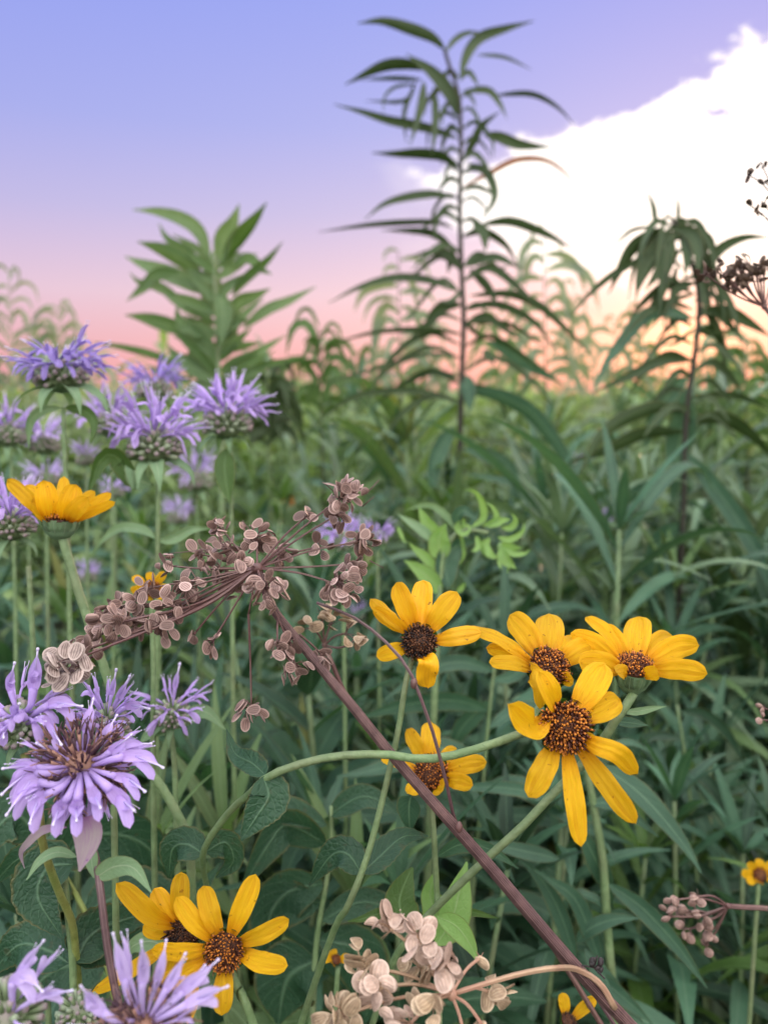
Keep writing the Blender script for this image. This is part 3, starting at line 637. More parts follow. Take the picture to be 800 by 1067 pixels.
def flower_stem(label, px, d, r, name='false_sunflower', drift=(0, .05), mat='stem', to_ground=True):
    P, gnd = stem_path(px, d, to_ground, drift, 44)
    root = thing(name, label, 'yellow flower', Vector((gnd.x, gnd.y, 0)) if not to_ground else gnd)
    mb = MB(); mb.tube(P, r, 10); part('stem', mb, M[mat], root); return root

# A
d = .285
rA = flower_stem('yellow flower with a blackened centre and ragged petals, upper middle', [(437,674,.004),(428,690,.004),(422,715),(415,760),(405,805),(393,855),(380,900),(362,945),(340,990,.01)], d, (.0011, .0016), drift=(-.03, .05))
mb = MB()
yellow_flower(rA, 437, 669, d, 17, (-.1, .18, 1), [(413,607,21,dict(dd=.006,mat='petal')),(441,605,23,dict(dd=.009,mat='petal_worn',bow=.05)),(476,617,24,dict(dd=.004)),
   (501,659,19,dict(dd=-.004,bow=.2,mat='petal_worn')),(386,624,13,dict(dd=.002,roll=.7)),(389,634,15,dict(dd=0,roll=-.6)),(393,684,17,dict(dd=-.004)),
   (445,716,21,dict(dd=-.003,mid=[(446,690,-.009),(444,702,-.007)],mat='petal_worn',wavy=.07)),(424,640,14,dict(dd=.008))], dark=True, seed=3, dome=.75)
part('leaf', leaf_px([(377,910),(362,890),(345,892),(322,923)], d+.01, 34, kind='ovate', serr=.08, n=24, roll=.15, wavy=.03), M['leaf_broad'], rA)
part('leaf', leaf_px([(377,910),(395,893),(420,872),(446,871)], d+.015, 30, kind='ovate', serr=.08, n=24, roll=-.3, dz=.02), M['leaf_broad'], rA)
# B + C share the thick curved stem
dC = .262
rC = flower_stem('cluster of two large yellow flowers on one thick curved stem, centre right', [(575,758,.014),(548,762,.012),(528,770,.008),(480,785,.004),(440,791),(400,786),(350,788),(310,797),(278,810),(262,826,.01),(240,845,.02),(215,880,.03),(212,905,.04),(222,960,.06)], dC+.01, (.0016, .0009), drift=(.02, .08))
yellow_flower(rC, 588, 757, dC, 25, (-.12, .10, 1), [(530,734,26,dict(mid=[(558,758,-.004),(543,750,-.010)],dd=-.014,fold=.5,roll=.5)),(629,692,31,dict(dd=.008,bow=.10)),(645,728,27,dict(dd=.004)),
   (663,806,21,dict(mid=[(622,777,-.008),(645,786,-.010)],dd=-.002,wavy=.06)),(662,858,21,dict(dd=-.010,bow=.10,roll=.3)),(605,882,20,dict(dd=-.012,bow=.08,roll=-.2)),
   (551,830,25,dict(dd=-.006,bow=.12,roll=.3)),(561,700,20,dict(dd=-.006,bow=.25,roll=.6,fold=.5)),(625,778,14,dict(dd=-.004,roll=.9))], seed=9, dome=.6, n=230)
mb = MB(); mb.tube(catmull([at(560,738,.290),at(556,752,.285),at(548,763,.276)],10),(.0014,.0016),8); part('stem', mb, M['stem'], rC)
yellow_flower(rC, 571, 696, .285, 20, (.12, .62, .8), [(531,641,27,dict(dd=.016,bow=.1)),(571,640,31,dict(dd=.02,bow=.1)),(507,675,17,dict(dd=.003)),(488,653,13,dict(dd=.004,roll=.8)),
   (510,690,15,dict(dd=-.006,roll=.6)),(617,672,25,dict(dd=.008,bow=.2)),(597,708,15,dict(dd=-.006,bow=.05,roll=.3)),
   (562,738,18,dict(dd=-.014,mid=[(553,700,-.010),(562,716,-.016)],fold=.5,roll=.4,wavy=.05)),(545,664,20,dict(dd=.012)),(600,664,20,dict(dd=.014))], seed=11, dome=.5)
part('leaf', leaf_px([(277,808),(262,795),(245,785),(236,760)], dC+.012, 26, kind='ovate', serr=.06, n=22, roll=.2, dz=.02), M['leaf_broad'], rC)
part('leaf', leaf_px([(274,809),(280,830),(268,850),(251,876)], dC+.010, 44, kind='ovate', serr=.06, n=24, roll=-.15, dz=-.006), M['leaf_broad'], rC)
part('leaf', leaf_px([(214,888),(235,878),(243,898),(225,915)], dC+.05, 30, kind='ovate', serr=.06, n=20), M['leaf_broad'], rC)
part('leaf', leaf_px([(212,890),(195,880),(180,885),(176,915)], dC+.05, 36, kind='ovate', serr=.06, n=20), M['leaf_broad'], rC)
# D
dD = .288
rD = flower_stem('yellow flower opening upwards, seen from the side, rightmost of the cluster', [(660,722),(650,738),(640,752),(627,772,.003),(600,803,.006),(574,829,.008),(545,860,.008),(512,890,.010),(480,920,.012),(445,955,.016),(420,985,.02),(400,1030,.03)], dD, (.0017, .0011), drift=(-.05, .05))
yellow_flower(rD, 661, 694, dD, 18, (0, .93, .42), [(665,643,29,dict(dd=.022,bow=.06)),(700,663,22,dict(dd=.018)),(727,672,25,dict(dd=.008)),(736,702,22,dict(dd=-.008,bow=.06,roll=.3)),
   (610,644,13,dict(dd=.012,roll=.8,fold=.5)),(595,660,18,dict(dd=.006)),(603,690,26,dict(dd=-.008,bow=.05)),(625,655,24,dict(dd=.016)),(686,702,15,dict(dd=-.014,bow=.06,roll=.2)),
   (642,701,15,dict(dd=-.014,bow=.06,roll=.2))], seed=13, dome=.35, cup=1.6, n=150)
part('leaf', leaf_px([(648,742),(665,741),(680,738),(694,736)], dD, 8, kind='lance'), M['leaf_pale'], rD)
part('leaf', leaf_px([(640,752),(655,753),(675,756)], dD+.01, 11), M['leaf_blue'], rD)
part('leaf', leaf_px([(600,803),(622,790),(650,790)], dD+.01, 12), M['leaf_blue'], rD)
# E
dE = .325
rE = flower_stem('smaller yellow flower half hidden behind the dark dried stem', [(448,820),(450,845),(452,870),(453,893),(455,930),(456,975)], dE, (.0012, .0016))
yellow_flower(rE, 449, 806, dE, 17, (0, .55, .85), [(449,752,21,dict(dd=.02)),(424,760,16,dict(dd=.012)),(397,789,12,dict(dd=.002,roll=.6)),(425,827,15,dict(dd=-.012)),(506,794,19,dict(dd=.0,bow=.2)),
   (492,818,17,dict(dd=-.008)),(462,823,20,dict(dd=-.014,bow=.05)),(475,780,16,dict(dd=.012))], seed=17, n=140)
part('leaf', leaf_px([(428,829),(426,842),(427,868)], dE, 26, kind='ovate', n=16, roll=.2), M['leaf_blue'], rE)
part('leaf', leaf_px([(455,893),(480,880),(510,885),(540,905)], dE+.01, 16), M['leaf_blue'], rE)
part('leaf', leaf_px([(424,970),(416,940),(424,915),(430,904)], dE-.01, 38, kind='ovate', n=16, roll=.2, dz=.01), M['leaf'], rE)
part('leaf', leaf_px([(454,985),(470,960),(478,930),(486,898)], dE-.015, 34, kind='lance', n=16, roll=.3, dz=.01), M['leaf_bright'], rE)
part('leaf', leaf_px([(450,980),(452,950),(448,930),(455,905)], dE-.005, 26, kind='lance', n=16, roll=.3, dz=.01), M['leaf_bright'], rE)
part('leaf', leaf_px([(455,955),(475,965),(490,985),(497,1002)], dE-.02, 22, kind='lance', n=16, roll=.2, dz=-.005), M['leaf_bright'], rE)
part('leaf', leaf_px([(452,955),(485,950),(520,957)], dE, 9), M['leaf'], rE)
part('leaf', leaf_px([(452,960),(410,950),(375,958),(362,960)], dE, 14), M['leaf'], rE)
# F, G
dF = .258
rF = flower_stem('yellow flower facing the viewer at the bottom left, with long clear petals', [(234,1000,.006),(243,1018,.004),(252,1040),(262,1062)], dF, (.0014, .0017), drift=(.05, .05))
yellow_flower(rF, 234, 991, dF, 19, (.05, .12, 1), [(184,935,20,dict(dd=.003)),(212,923,21,dict(dd=.006)),(266,912,22,dict(dd=.006,bow=.05)),(301,958,18,dict(dd=.0)),(299,1006,20,dict(dd=-.003,bow=.15)),
   (231,1057,21,dict(dd=-.008,bow=.15)),(158,990,17,dict(dd=-.004)),(155,1032,18,dict(dd=-.002,bow=.1)),(190,1020,18,dict(dd=.006))], seed=21, dome=.45, n=200)
rG = flower_stem('ragged yellow flower with curled petals, behind the bottom left flower', [(190,984),(196,1010),(205,1067)], .285, (.0012, .0015))
yellow_flower(rG, 190, 976, .285, 17, (-.1, .15, 1), [(122,921,20,dict(mid=[(160,958,-.006),(142,942,-.008)],dd=-.008,roll=.5,fold=.4)),(189,909,20,dict(dd=.004)),(161,926,22,dict(dd=.002,mat='petal_worn')),
   (97,1033,15,dict(dd=-.002,roll=.5)),(150,965,18,dict(dd=0)),(225,945,18,dict(dd=.004)),(175,1030,20,dict(dd=0)),(215,1010,18,dict(dd=.004))], dark=True, seed=23)
part('dried_petal', leaf_px([(190,1010),(200,1030),(195,1067)], .275, 14, kind='petal', wavy=.1), M['petal_worn'], rG)
part('leaf', leaf_px([(186,1000),(162,982),(140,985),(130,1000)], .29, 26, kind='ovate', n=16), M['leaf_pale'], rG)
# H
dH = .335
rH = flower_stem('yellow flower seen side on among the purple flowers at the left edge', [(62,548),(68,570),(80,610),(95,655),(112,706),(128,758),(150,795),(170,822),(190,858),(198,880),(200,930)], dH, (.0020, .0019), drift=(.0, .05))
yellow_flower(rH, 63, 540, dH, 17, (.06, 1, .14), [(8,500,15,dict(dd=-.004,mid=[(32,522,-.006)])),(27,506,15,dict(dd=.006)),(46,501,22,dict(dd=-.010,mid=[(50,524,-.010)],roll=.1)),(67,497,13,dict(dd=.012)),(79,505,22,dict(dd=-.008,mid=[(72,526,-.010)],roll=.1)),
   (92,518,17,dict(dd=-.014,mid=[(78,532,-.013)],roll=.1)),(116,514,13,dict(dd=-.002,mid=[(92,531,-.003)])),(120,523,10,dict(dd=-.008,mid=[(95,534,-.006)])),(99,512,12,dict(dd=.010)),(33,522,16,dict(dd=-.012))], seed=27, dome=.3, cup=1.15)
# minor ones
def small_yellow(label, cx, cy, d, rpx, axis, n, Lpx, stem, seed, mat='petal', wpx=None, arc=(0, 360), dark=False):
    r = random.Random(seed); rt = flower_stem(label, stem, d, (.0012, .0016)); pts = []
    sq = axis[2] / math.sqrt(sum(q * q for q in axis))
    for i in range(n):
        a = R(arc[0] + (arc[1] - arc[0]) * (i + r.uniform(-.2, .2)) / n); L = Lpx * r.uniform(.8, 1.1)
        pts.append((cx + math.cos(a) * L, cy - math.sin(a) * L * max(sq, .35) - axis[1] * L * .3, wpx or Lpx * .42, dict(dd=-.3 * m(L, d) * math.sin(a) * -1)))
    yellow_flower(rt, cx, cy, d, rpx, axis, pts, seed=seed, mat=mat, n=90, dark=dark)
small_yellow('small yellow flower just showing behind the left arm of seeds', 158, 614, .36, 9, (0, .6, .8), 7, 22, [(158,620),(160,700),(160,790)], 31)
small_yellow('blurred yellow flower cut by the right edge beside the pinkish seed head', 791, 912, .45, 7, (-.5, .6, .7), 8, 20, [(790,918),(785,990),(780,1067)], 32, wpx=9)
small_yellow('blurred orange flower low in the meadow above the right-hand flower', 754, 658, 1.0, 6, (.2, .9, .4), 6, 14, [(752,660),(748,720),(745,800)], 33, mat='petal_orange')
small_yellow('tiny orange flower dot seen above the seed heads', 300, 523, 1.3, 4, (0, .5, .8), 8, 7, [(300,526),(300,560),(300,600)], 34, mat='petal_orange')
small_yellow('withered yellow flower with two upright petals at the bottom edge', 592, 1064, .33, 8, (.3, .8, .4), 2, 42, [(592,1066),(596,1100),(600,1160)], 35, wpx=12, arc=(48, 140), dark=True)
small_yellow('small yellow flower low behind the broad leaf at bottom centre', 350, 1000, .36, 5, (.3, .7, .5), 4, 13, [(352,1008),(350,1040),(348,1090)], 36, wpx=9)

# ------------------------------------------------------------------ bergamot
def floret(mb, base, dr, up, L, r, wid=1.0, droop=.5, rise=.3, lips=True):
    """one two-lipped tube flower: tube, arched upper lip, drooping lower lip and two stamens"""
    sdir = dr.cross(up); sdir = sdir.normalized() if sdir.length > .05 else RT
    lat = r.uniform(-.28, .28); q = lambda s: base + dr * (L * s) + up * L * (rise * s - droop * s * s) + sdir * (L * lat * s * s)
    tb = [q(.52 * i / 6) for i in range(7)]
    mb.tube(tb, lambda s: L * (.022 + .030 * s) * wid, 7, 0, .5)
    T = (tb[-1] - tb[-2]).normalized(); e = tb[-1]
    j = lambda k: Vector((r.uniform(-k, k), r.uniform(-k, k), r.uniform(-k, k)))
    u1 = (T + up * .45 + j(.35)).normalized()
    P1 = catmull([e - T * L * .05, e + u1 * L * .25, e + u1 * L * .42 + T * L * .06, e + u1 * L * .48 + T * L * .16 - up * L * .05], 8)
    mb2 = mb; leaf(mb2, P1, L * .12 * wid, roll=r.uniform(-.4, .4), fold=.9, kind='strap', nw=1, cam_facing=False, up=up)
    d1 = (T - up * .35 + j(.35)).normalized()
    P2 = catmull([e - T * L * .05, e + (T + d1).normalized() * L * .16, e + d1 * L * .32 - up * L * .04, e + d1 * L * .40 - up * L * (.12 + .12 * r.random())], 8)
    leaf(mb2, P2, L * .21 * wid, roll=r.uniform(-.5, .5), fold=-.45, kind='petal', nw=2, cam_facing=False, up=up, wavy=.06)
    for s_ in (-1, 1):
        st = catmull([e, e + u1 * L * .35 + sdir * s_ * L * .03, e + u1 * L * .58 + T * L * .08 + sdir * s_ * L * .05], 5)
        mb.tube(st, (L * .008, L * .006), 4, 1, .5)
        mb.blob(st[-1], L * .016, T, 1.4, 5, 3, 1)

def bergamot(label, cx, cy, d, wpx, axis, stem, nf=30, seed=1, mat='purple', split=True, droop=.5, rise=.35, arc=None, elev=(0, 60), brown=False, bracts=6, stem_mat='stem', core=.25, hpx=None, bract_mat='leaf_pale', extra=(), cup=.6, group=None, sr=(.0013, .0017), blen=.5):
    r = random.Random(seed); ax = cv(axis); c = at(cx, cy, d); Wd = m(wpx, d) / 2
    P, gnd = stem_path(stem, d, drift=(r.uniform(-.03, .03), .05), n=36)
    root = thing('wild_bergamot', label, 'purple flower', gnd, group)
    mb = MB(); mb.tube(P, sr, 8); part('stem', mb, M[stem_mat], root)
    X = ax.orthogonal().normalized(); Y = ax.cross(X); Rc = Wd * core * 2
    mb = MB(); mb.blob(c - ax * Rc * .3, Rc * .62, ax, .8, 10, 6, 0, .2)
    N = 130 if brown else 70
    for k in range(N):
        y_ = 1 - 1.45 * (k + .5) / N; a = k * 2.39996; rr = math.sqrt(max(0, 1 - y_ * y_))
        dd_ = (X * math.cos(a) * rr + Y * math.sin(a) * rr + ax * (y_ + .25) * cup).normalized()
        L = Rc * r.uniform(.85, 1.15); dd_ = (dd_ + Vector((r.gauss(0, 1), r.gauss(0, 1), r.gauss(0, 1))) * (.16 if brown else .05)).normalized(); b0 = c - ax * Rc * .35 + dd_ * Rc * .3
        mb.tube([b0, b0 + dd_ * L * .4, b0 + dd_ * L * .75], lambda s: Rc * ((.030 + .022 * s) if brown else (.07 + .03 * s)), 5, 0, r.random())
        if brown and y_ > -.2:
            e = b0 + dd_ * L * .75
            for _ in range(3):
                jj = Vector((r.uniform(-1, 1), r.uniform(-1, 1), r.uniform(-1, 1)))
                mb.tube(catmull([e, e + dd_ * L * .2 + jj * L * .12, e + dd_ * L * .3 + jj * L * .28], 4), (Rc * .035, Rc * .012), 4, 0, r.random())
    head = part('flower_head', mb, M['calyx_brown' if brown else 'calyx_tube'], root)
    allp = MB()
    fl = []
    for k in range(nf):
        a = (math.tau * (k + r.uniform(-.3, .3)) / nf * 1.0) if arc is None else R(r.uniform(*arc))
        e_ = R(r.uniform(*elev)); fl.append(((X * math.cos(a) + Y * math.sin(a)) * math.cos(e_) + ax * math.sin(e_), Wd * r.uniform(.72, 1.02)))
    for dr, L in fl:
        dr = dr.normalized(); b0 = c + dr * Rc * .42 + ax * Rc * (.02 if brown else .22); L = L - Rc * .3
        mb = MB() if split else allp
        floret(mb, b0, dr, ax if abs(dr.dot(ax)) < .9 else UP, L, r, wid=r.uniform(.62, 1.05), droop=droop * r.uniform(.6, 1.3), rise=rise * r.uniform(.6, 1.2))
        if split: part('floret', mb, [M[mat], M['stamen']], root, head)
    for ex in extra:                                                      # florets whose tips the photo shows clearly: (tip x, tip y, depth offset, width, mids)
        tip = at(ex[0], ex[1], d + ex[2]); mids = [at(q[0], q[1], d + ex[2] * .6) for q in ex[4]]
        mb = MB(); ctr = catmull([c + (tip - c).normalized() * Rc * .35] + mids + [tip], 16)
        mb.tube(ctr[:9], lambda s: m(ex[3], d) * (.16 + .2 * s), 7, 0, .5)
        leaf(mb, ctr[7:], m(ex[3], d), roll=r.uniform(-.3, .3), fold=.5, kind='strap', nw=2)
        up_ = (tip - mids[-1]).normalized(); q0 = ctr[9]
        leaf(mb, catmull([q0, q0.lerp(tip, .6) - UP * m(ex[3], d) * .6, q0.lerp(tip, .85) - UP * m(ex[3], d) * 1.4], 8), m(ex[3], d) * .8, fold=-.3, kind='petal', nw=2, wavy=.06)
        e = ctr[-1]; mb.tube([ctr[10], e, e + up_ * m(7, d)], m(1.0, d), 4, 1, .5); mb.blob(e + up_ * m(7, d), m(1.8, d), up_, 1.3, 5, 3, 1)
        part('floret', mb, [M[mat], M['stamen']], root, head)
    if not split: part('petals', allp, [M[mat], M['stamen']], root, head)
    for k in range(bracts):
        a = math.tau * (k + r.uniform(-.25, .25)) / max(bracts, 1); rad = X * math.cos(a) + Y * math.sin(a); L = Wd * blen * r.uniform(.8, 1.3)
        b0 = c - ax * Rc * .85
        mb = MB(); leaf(mb, catmull([b0, b0 + rad * L * .5 + ax * L * .12, b0 + rad * L * .95 - ax * L * .15, b0 + rad * L * 1.1 - ax * L * .55], 12), L * .42, fold=.25, kind='ovate', cam_facing=False, up=ax, roll=r.uniform(-.3, .3))
        part('bract', mb, M[bract_mat], root)
    return root
# near left, brown centred
b1 = bergamot('large purple bergamot flower with a withered brown centre, nearest on the left', 86, 798, .25, 122, (.25, .62, .75), [(84,845,.01),(90,868,.008),(98,884,.006),(104,920),(112,985),(122,1040),(130,1080)], nf=26, seed=41, split=True,
   droop=.65, rise=.22, elev=(-16, 14), brown=True, bracts=0, stem_mat='stem_purple', core=.31, sr=(.0012, .0016),
   extra=[(10,800,-.012,9,[(50,800),(25,798)]),(12,842,-.016,12,[(60,818),(30,815)]),(33,853,-.02,13,[(62,822),(38,835)]),(57,856,-.024,13,[(72,830),(62,842)]),(80,853,-.026,14,[(82,830),(80,842)]),
          (138,843,-.022,15,[(112,820),(130,836)]),(165,797,-.010,12,[(122,790),(150,788)]),(148,822,-.016,10,[(118,808),(136,812)]),(8,822,-.014,11,[(52,806),(24,806)]),(104,840,-.028,12,[(95,822),(99,830)]),
          (96,735,.008,11,[(88,775),(92,752)]),(118,752,.006,9,[(100,780),(110,765)]),(132,770,-.002,11,[(108,788),(122,778)]),(45,778,0,10,[(66,790),(52,782)]),(150,775,.004,9,[(115,785),(135,775)])])
part('bract', leaf_px([(86,852),(92,868),(90,885),(83,908)], .243, 30, kind='ovate', n=14, roll=.1, dz=-.006), M['bract_purple'], b1, label='purple tinged hanging bract')
part('bract', leaf_px([(70,862),(45,865),(28,880),(22,890),(26,905)], .25, 9, n=14), M['bract_purple'], b1)
part('bract', leaf_px([(94,880),(96,900),(98,915)], .252, 14, n=10), M['leaf_pale'], b1)
part('leaf', leaf_px([(101,914),(120,903),(140,905),(158,930)], .25, 22, kind='ovate', n=16, roll=.2), M['leaf_pale'], b1)
part('bract', leaf_px([(80,893),(60,888),(42,897),(28,917)], .255, 11, n=14), M['leaf_pale'], b1)
bergamot('purple bergamot flower with upright spiky petals at the left edge', 22, 752, .262, 120, (-.1, 1, .35), [(25,785),(40,830),(45,880),(62,930,.02),(75,960,.03),(80,1000,.04),(85,1067,.05)], nf=14, seed=43, droop=.35, rise=.2, elev=(-5, 40), bracts=5, stem_mat='stem_yellow',
   extra=[(39,683,-.006,13,[(32,735),(36,710)]),(14,697,-.004,9,[(16,735),(10,712)]),(80,735,-.008,12,[(45,738),(62,732)]),(-15,735,-.004,12,[(5,745),(-5,738)]),(62,772,-.014,9,[(45,748),(55,760)]),(20,735,-.014,12,[(26,748),(18,740)]),(4,765,-.014,10,[(12,752),(4,756)])], core=.25)
bergamot('purple bergamot flower directly behind the brown-centred one', 112, 752, .30, 96, (.1, 1, .35), [(112,778),(118,820),(120,900),(122,1000)], nf=16, seed=44, droop=.4, rise=.3, elev=(0, 50), bracts=5,
   extra=[(132,711,.0,7,[(118,738),(126,722)]),(150,737,-.006,8,[(126,740),(140,734)]),(96,722,.0,8,[(106,742),(100,730)]),(120,705,0,6,[(114,738),(117,720)])])
bergamot('small purple bergamot flower below the left arm of seeds', 180, 742, .36, 84, (.05, 1, .35), [(178,760),(182,800),(185,900)], nf=13, seed=45, droop=.55, rise=.35, elev=(-5, 30), bracts=6,
   extra=[(186,699,0,6,[(181,730),(183,714)])], core=.22)
bergamot('pale purple bergamot flower cut off by the bottom left corner', 8, 1058, .215, 150, (.3, .85, .6), [(10,1090),(15,1160)], nf=7, seed=46, droop=.3, rise=.3, elev=(0, 50), mat='purple_pale', bracts=0,
   extra=[(42,985,-.004,8,[(12,1030),(28,1002)]),(40,1028,-.006,13,[(14,1024),(30,1016)]),(70,1033,-.008,8,[(25,1048),(48,1036)])])
bergamot('pale purple bergamot flower with erect tubes, cut by the bottom edge', 150, 1070, .205, 150, (.05, 1, .35), [(150,1100),(152,1180)], nf=5, seed=47, droop=.2, rise=.3, elev=(10, 60), mat='purple_pale', bracts=0, brown=True,
   extra=[(120,980,0,12,[(134,1040),(128,1010)]),(148,987,-.004,12,[(148,1035),(150,1010)]),(190,1000,0,11,[(168,1040),(180,1018)]),(222,1005,0,11,[(180,1045),(205,1020)]),(88,1032,-.006,13,[(118,1062),(98,1045)]),(232,1030,-.006,12,[(185,1052),(215,1036)]),
          (172,988,.004,10,[(160,1035),(168,1010)]),(208,1012,.002,10,[(172,1048),(192,1028)])])
rT = bergamot('small green bergamot bud tipped grey between the two bottom left blooms', 82, 1050, .245, 44, (0, 1, .4), [(80,1062),(80,1100)], nf=0, seed=48, bracts=5, core=.5)
# the upper left group
def stem_of(x, y0, lean=0): return [(x, y0), (x + lean * .3, y0 + 60), (x + lean * .7, y0 + 150), (x + lean, y0 + 260)]
bergamot('deep violet bergamot flower highest at the left, rising above the horizon', 62, 388, .42, 100, (-.05, 1, .10), stem_of(66,425,8), nf=34, seed=51, mat='purple_deep', droop=.55, rise=.25, elev=(0, 42), bracts=7, core=.26, blen=.75)
bergamot('lavender bergamot flower in the front row of the upper left group, above white-green curled bracts', 160, 462, .43, 108, (0, 1, .14), stem_of(165,500,-2), nf=36, seed=52, mat='purple', droop=.4, rise=.35, elev=(0, 60), bracts=7, blen=.75)
bergamot('lavender bergamot flower right of the upper left group, on a single pale stem', 236, 438, .47, 98, (0, 1, .14), stem_of(240,470,3), nf=36, seed=53, mat='purple', droop=.4, rise=.3, elev=(0, 55), bracts=6, blen=.5)
bergamot('violet bergamot flower silhouetted on the pink horizon behind the lavender ones', 162, 404, .58, 74, (0, 1, .12), stem_of(163,425,3), nf=24, seed=54, mat='purple_deep', droop=.5, rise=.3, elev=(0, 50), split=True)
bergamot('purple bergamot flower tucked between the violet and the lavender blooms', 114, 440, .60, 74, (0, 1, .14), stem_of(116,462,3), nf=26, seed=55, split=True)
bergamot('purple bergamot flower at the left edge, just under the violet one', 8, 452, .56, 74, (0, 1, .14), stem_of(12,475,6), nf=26, seed=56, split=True)
bergamot('purple bergamot flower at the left edge beside the side-on yellow flower', 12, 545, .37, 92, (.1, 1, .2), stem_of(30,590,12), nf=30, seed=57, droop=.4, rise=.4, elev=(0, 60), bracts=6)
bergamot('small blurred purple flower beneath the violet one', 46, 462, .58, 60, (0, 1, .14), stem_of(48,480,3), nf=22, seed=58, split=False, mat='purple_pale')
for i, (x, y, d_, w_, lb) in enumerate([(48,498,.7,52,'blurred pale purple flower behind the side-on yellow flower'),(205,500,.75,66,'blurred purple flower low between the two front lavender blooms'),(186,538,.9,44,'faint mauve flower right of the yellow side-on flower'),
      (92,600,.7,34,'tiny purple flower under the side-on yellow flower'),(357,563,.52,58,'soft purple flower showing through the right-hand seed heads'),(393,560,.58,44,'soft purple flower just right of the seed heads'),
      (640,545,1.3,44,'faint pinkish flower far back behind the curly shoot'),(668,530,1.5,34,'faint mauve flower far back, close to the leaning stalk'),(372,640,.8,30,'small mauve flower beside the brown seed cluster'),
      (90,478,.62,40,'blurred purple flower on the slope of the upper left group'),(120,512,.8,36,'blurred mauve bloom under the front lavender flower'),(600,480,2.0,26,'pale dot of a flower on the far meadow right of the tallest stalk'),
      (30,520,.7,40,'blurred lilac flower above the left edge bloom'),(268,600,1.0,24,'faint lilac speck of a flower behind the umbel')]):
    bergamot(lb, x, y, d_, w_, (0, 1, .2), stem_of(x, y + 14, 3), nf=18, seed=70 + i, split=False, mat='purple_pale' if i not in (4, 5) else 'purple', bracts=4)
# wavy leaf pairs of the bergamot stems
lp = bpy.data.objects.get('wild_bergamot.007')
def extra_leaf(root, px, d, w_, mat, **kw): part('leaf', leaf_px(px, d, w_, **kw), M[mat], root)
for o in [o for o in col.objects if o.name.startswith('wild_bergamot')]:
    l_ = o['label']
    if l_.startswith('lavender bergamot flower in the front'):
        extra_leaf(o, [(164,563),(145,552),(120,553),(97,575)], .43, 11, 'leaf_pale', fold=.6, wavy=.1); extra_leaf(o, [(164,563),(180,562),(200,552),(222,550)], .43, 11, 'leaf_pale', fold=.6, wavy=.1)
        extra_leaf(o, [(160,505),(140,500),(120,475),(105,480),(92,515)], .43, 20, 'leaf', fold=.4); extra_leaf(o, [(158,505),(145,500),(140,490),(138,510)], .42, 22, 'leaf_pale')
    if l_.startswith('deep violet'):
        extra_leaf(o, [(64,425),(45,428),(32,440),(30,468)], .42, 10, 'leaf_pale', fold=.5); extra_leaf(o, [(68,425),(88,428),(98,440),(95,462)], .42, 12, 'leaf')
    if l_.startswith('lavender bergamot flower right'):
        extra_leaf(o, [(236,468),(234,485),(236,505),(240,525)], .465, 22, 'leaf', roll=.1)
    if l_.startswith('small purple bergamot flower below'):
        extra_leaf(o, [(182,760),(200,745),(215,742),(235,760)], .36, 16, 'leaf_pale'); extra_leaf(o, [(180,762),(160,762),(145,775)], .36, 14, 'leaf_pale')

# ------------------------------------------------------------------ dried umbels
def seed_mesh(name, mat, seed, round_=.74, thick=.26):
    r = random.Random(seed); mb = MB(); cup = r.uniform(-.5, 1.0); sk = r.uniform(-.35, .35)
    for side in (1, -1):
        rows = []
        for i in range(8):
            q = i / 7; row = []
            for j in range(21):
                a = math.tau * j / 20; x, y = q * math.cos(a), q * math.sin(a)
                h = thick * math.sqrt(max(0, 1 - (q / .88) ** 2)) if q < .88 else 0
                h += .045 * math.cos(x * 13) * (1 - q) + .012
                z = side * h * .5 + cup * .3 * (x * x - .3) + sk * y * y
                row.append((Vector((x * .5 * round_ * (1 - .10 * y), y * .5, z * .5)), (x, y)))
            rows.append(row if side > 0 else row[::-1])
        mb.grid(rows)
    e = Vector((0, .5, 0)); mb.tube([e * .95, e * 1.08, e * 1.16], (.03, .015), 5)
    return mb.mesh(name, mat)
SEED = {k: [seed_mesh('seed', M[k], i * 7 + 1 + len(k)) for i in range(5)] for k in ('seed', 'seed_pale', 'seed_dark', 'seed_tan')}
SEED['seed_pink'] = [seed_mesh('seed', M['seed_pink'], 60 + i, .85, .26) for i in range(4)]
SEED['round'] = [seed_mesh('seed', M['seed_round'], 80 + i, .95, .9) for i in range(3)]
PENDING = None
def place_seed(data, mat4, umb, root):
    o = bpy.data.objects.new('seed', data); col.objects.link(o); o.parent = umb; o.matrix_basis = mat4
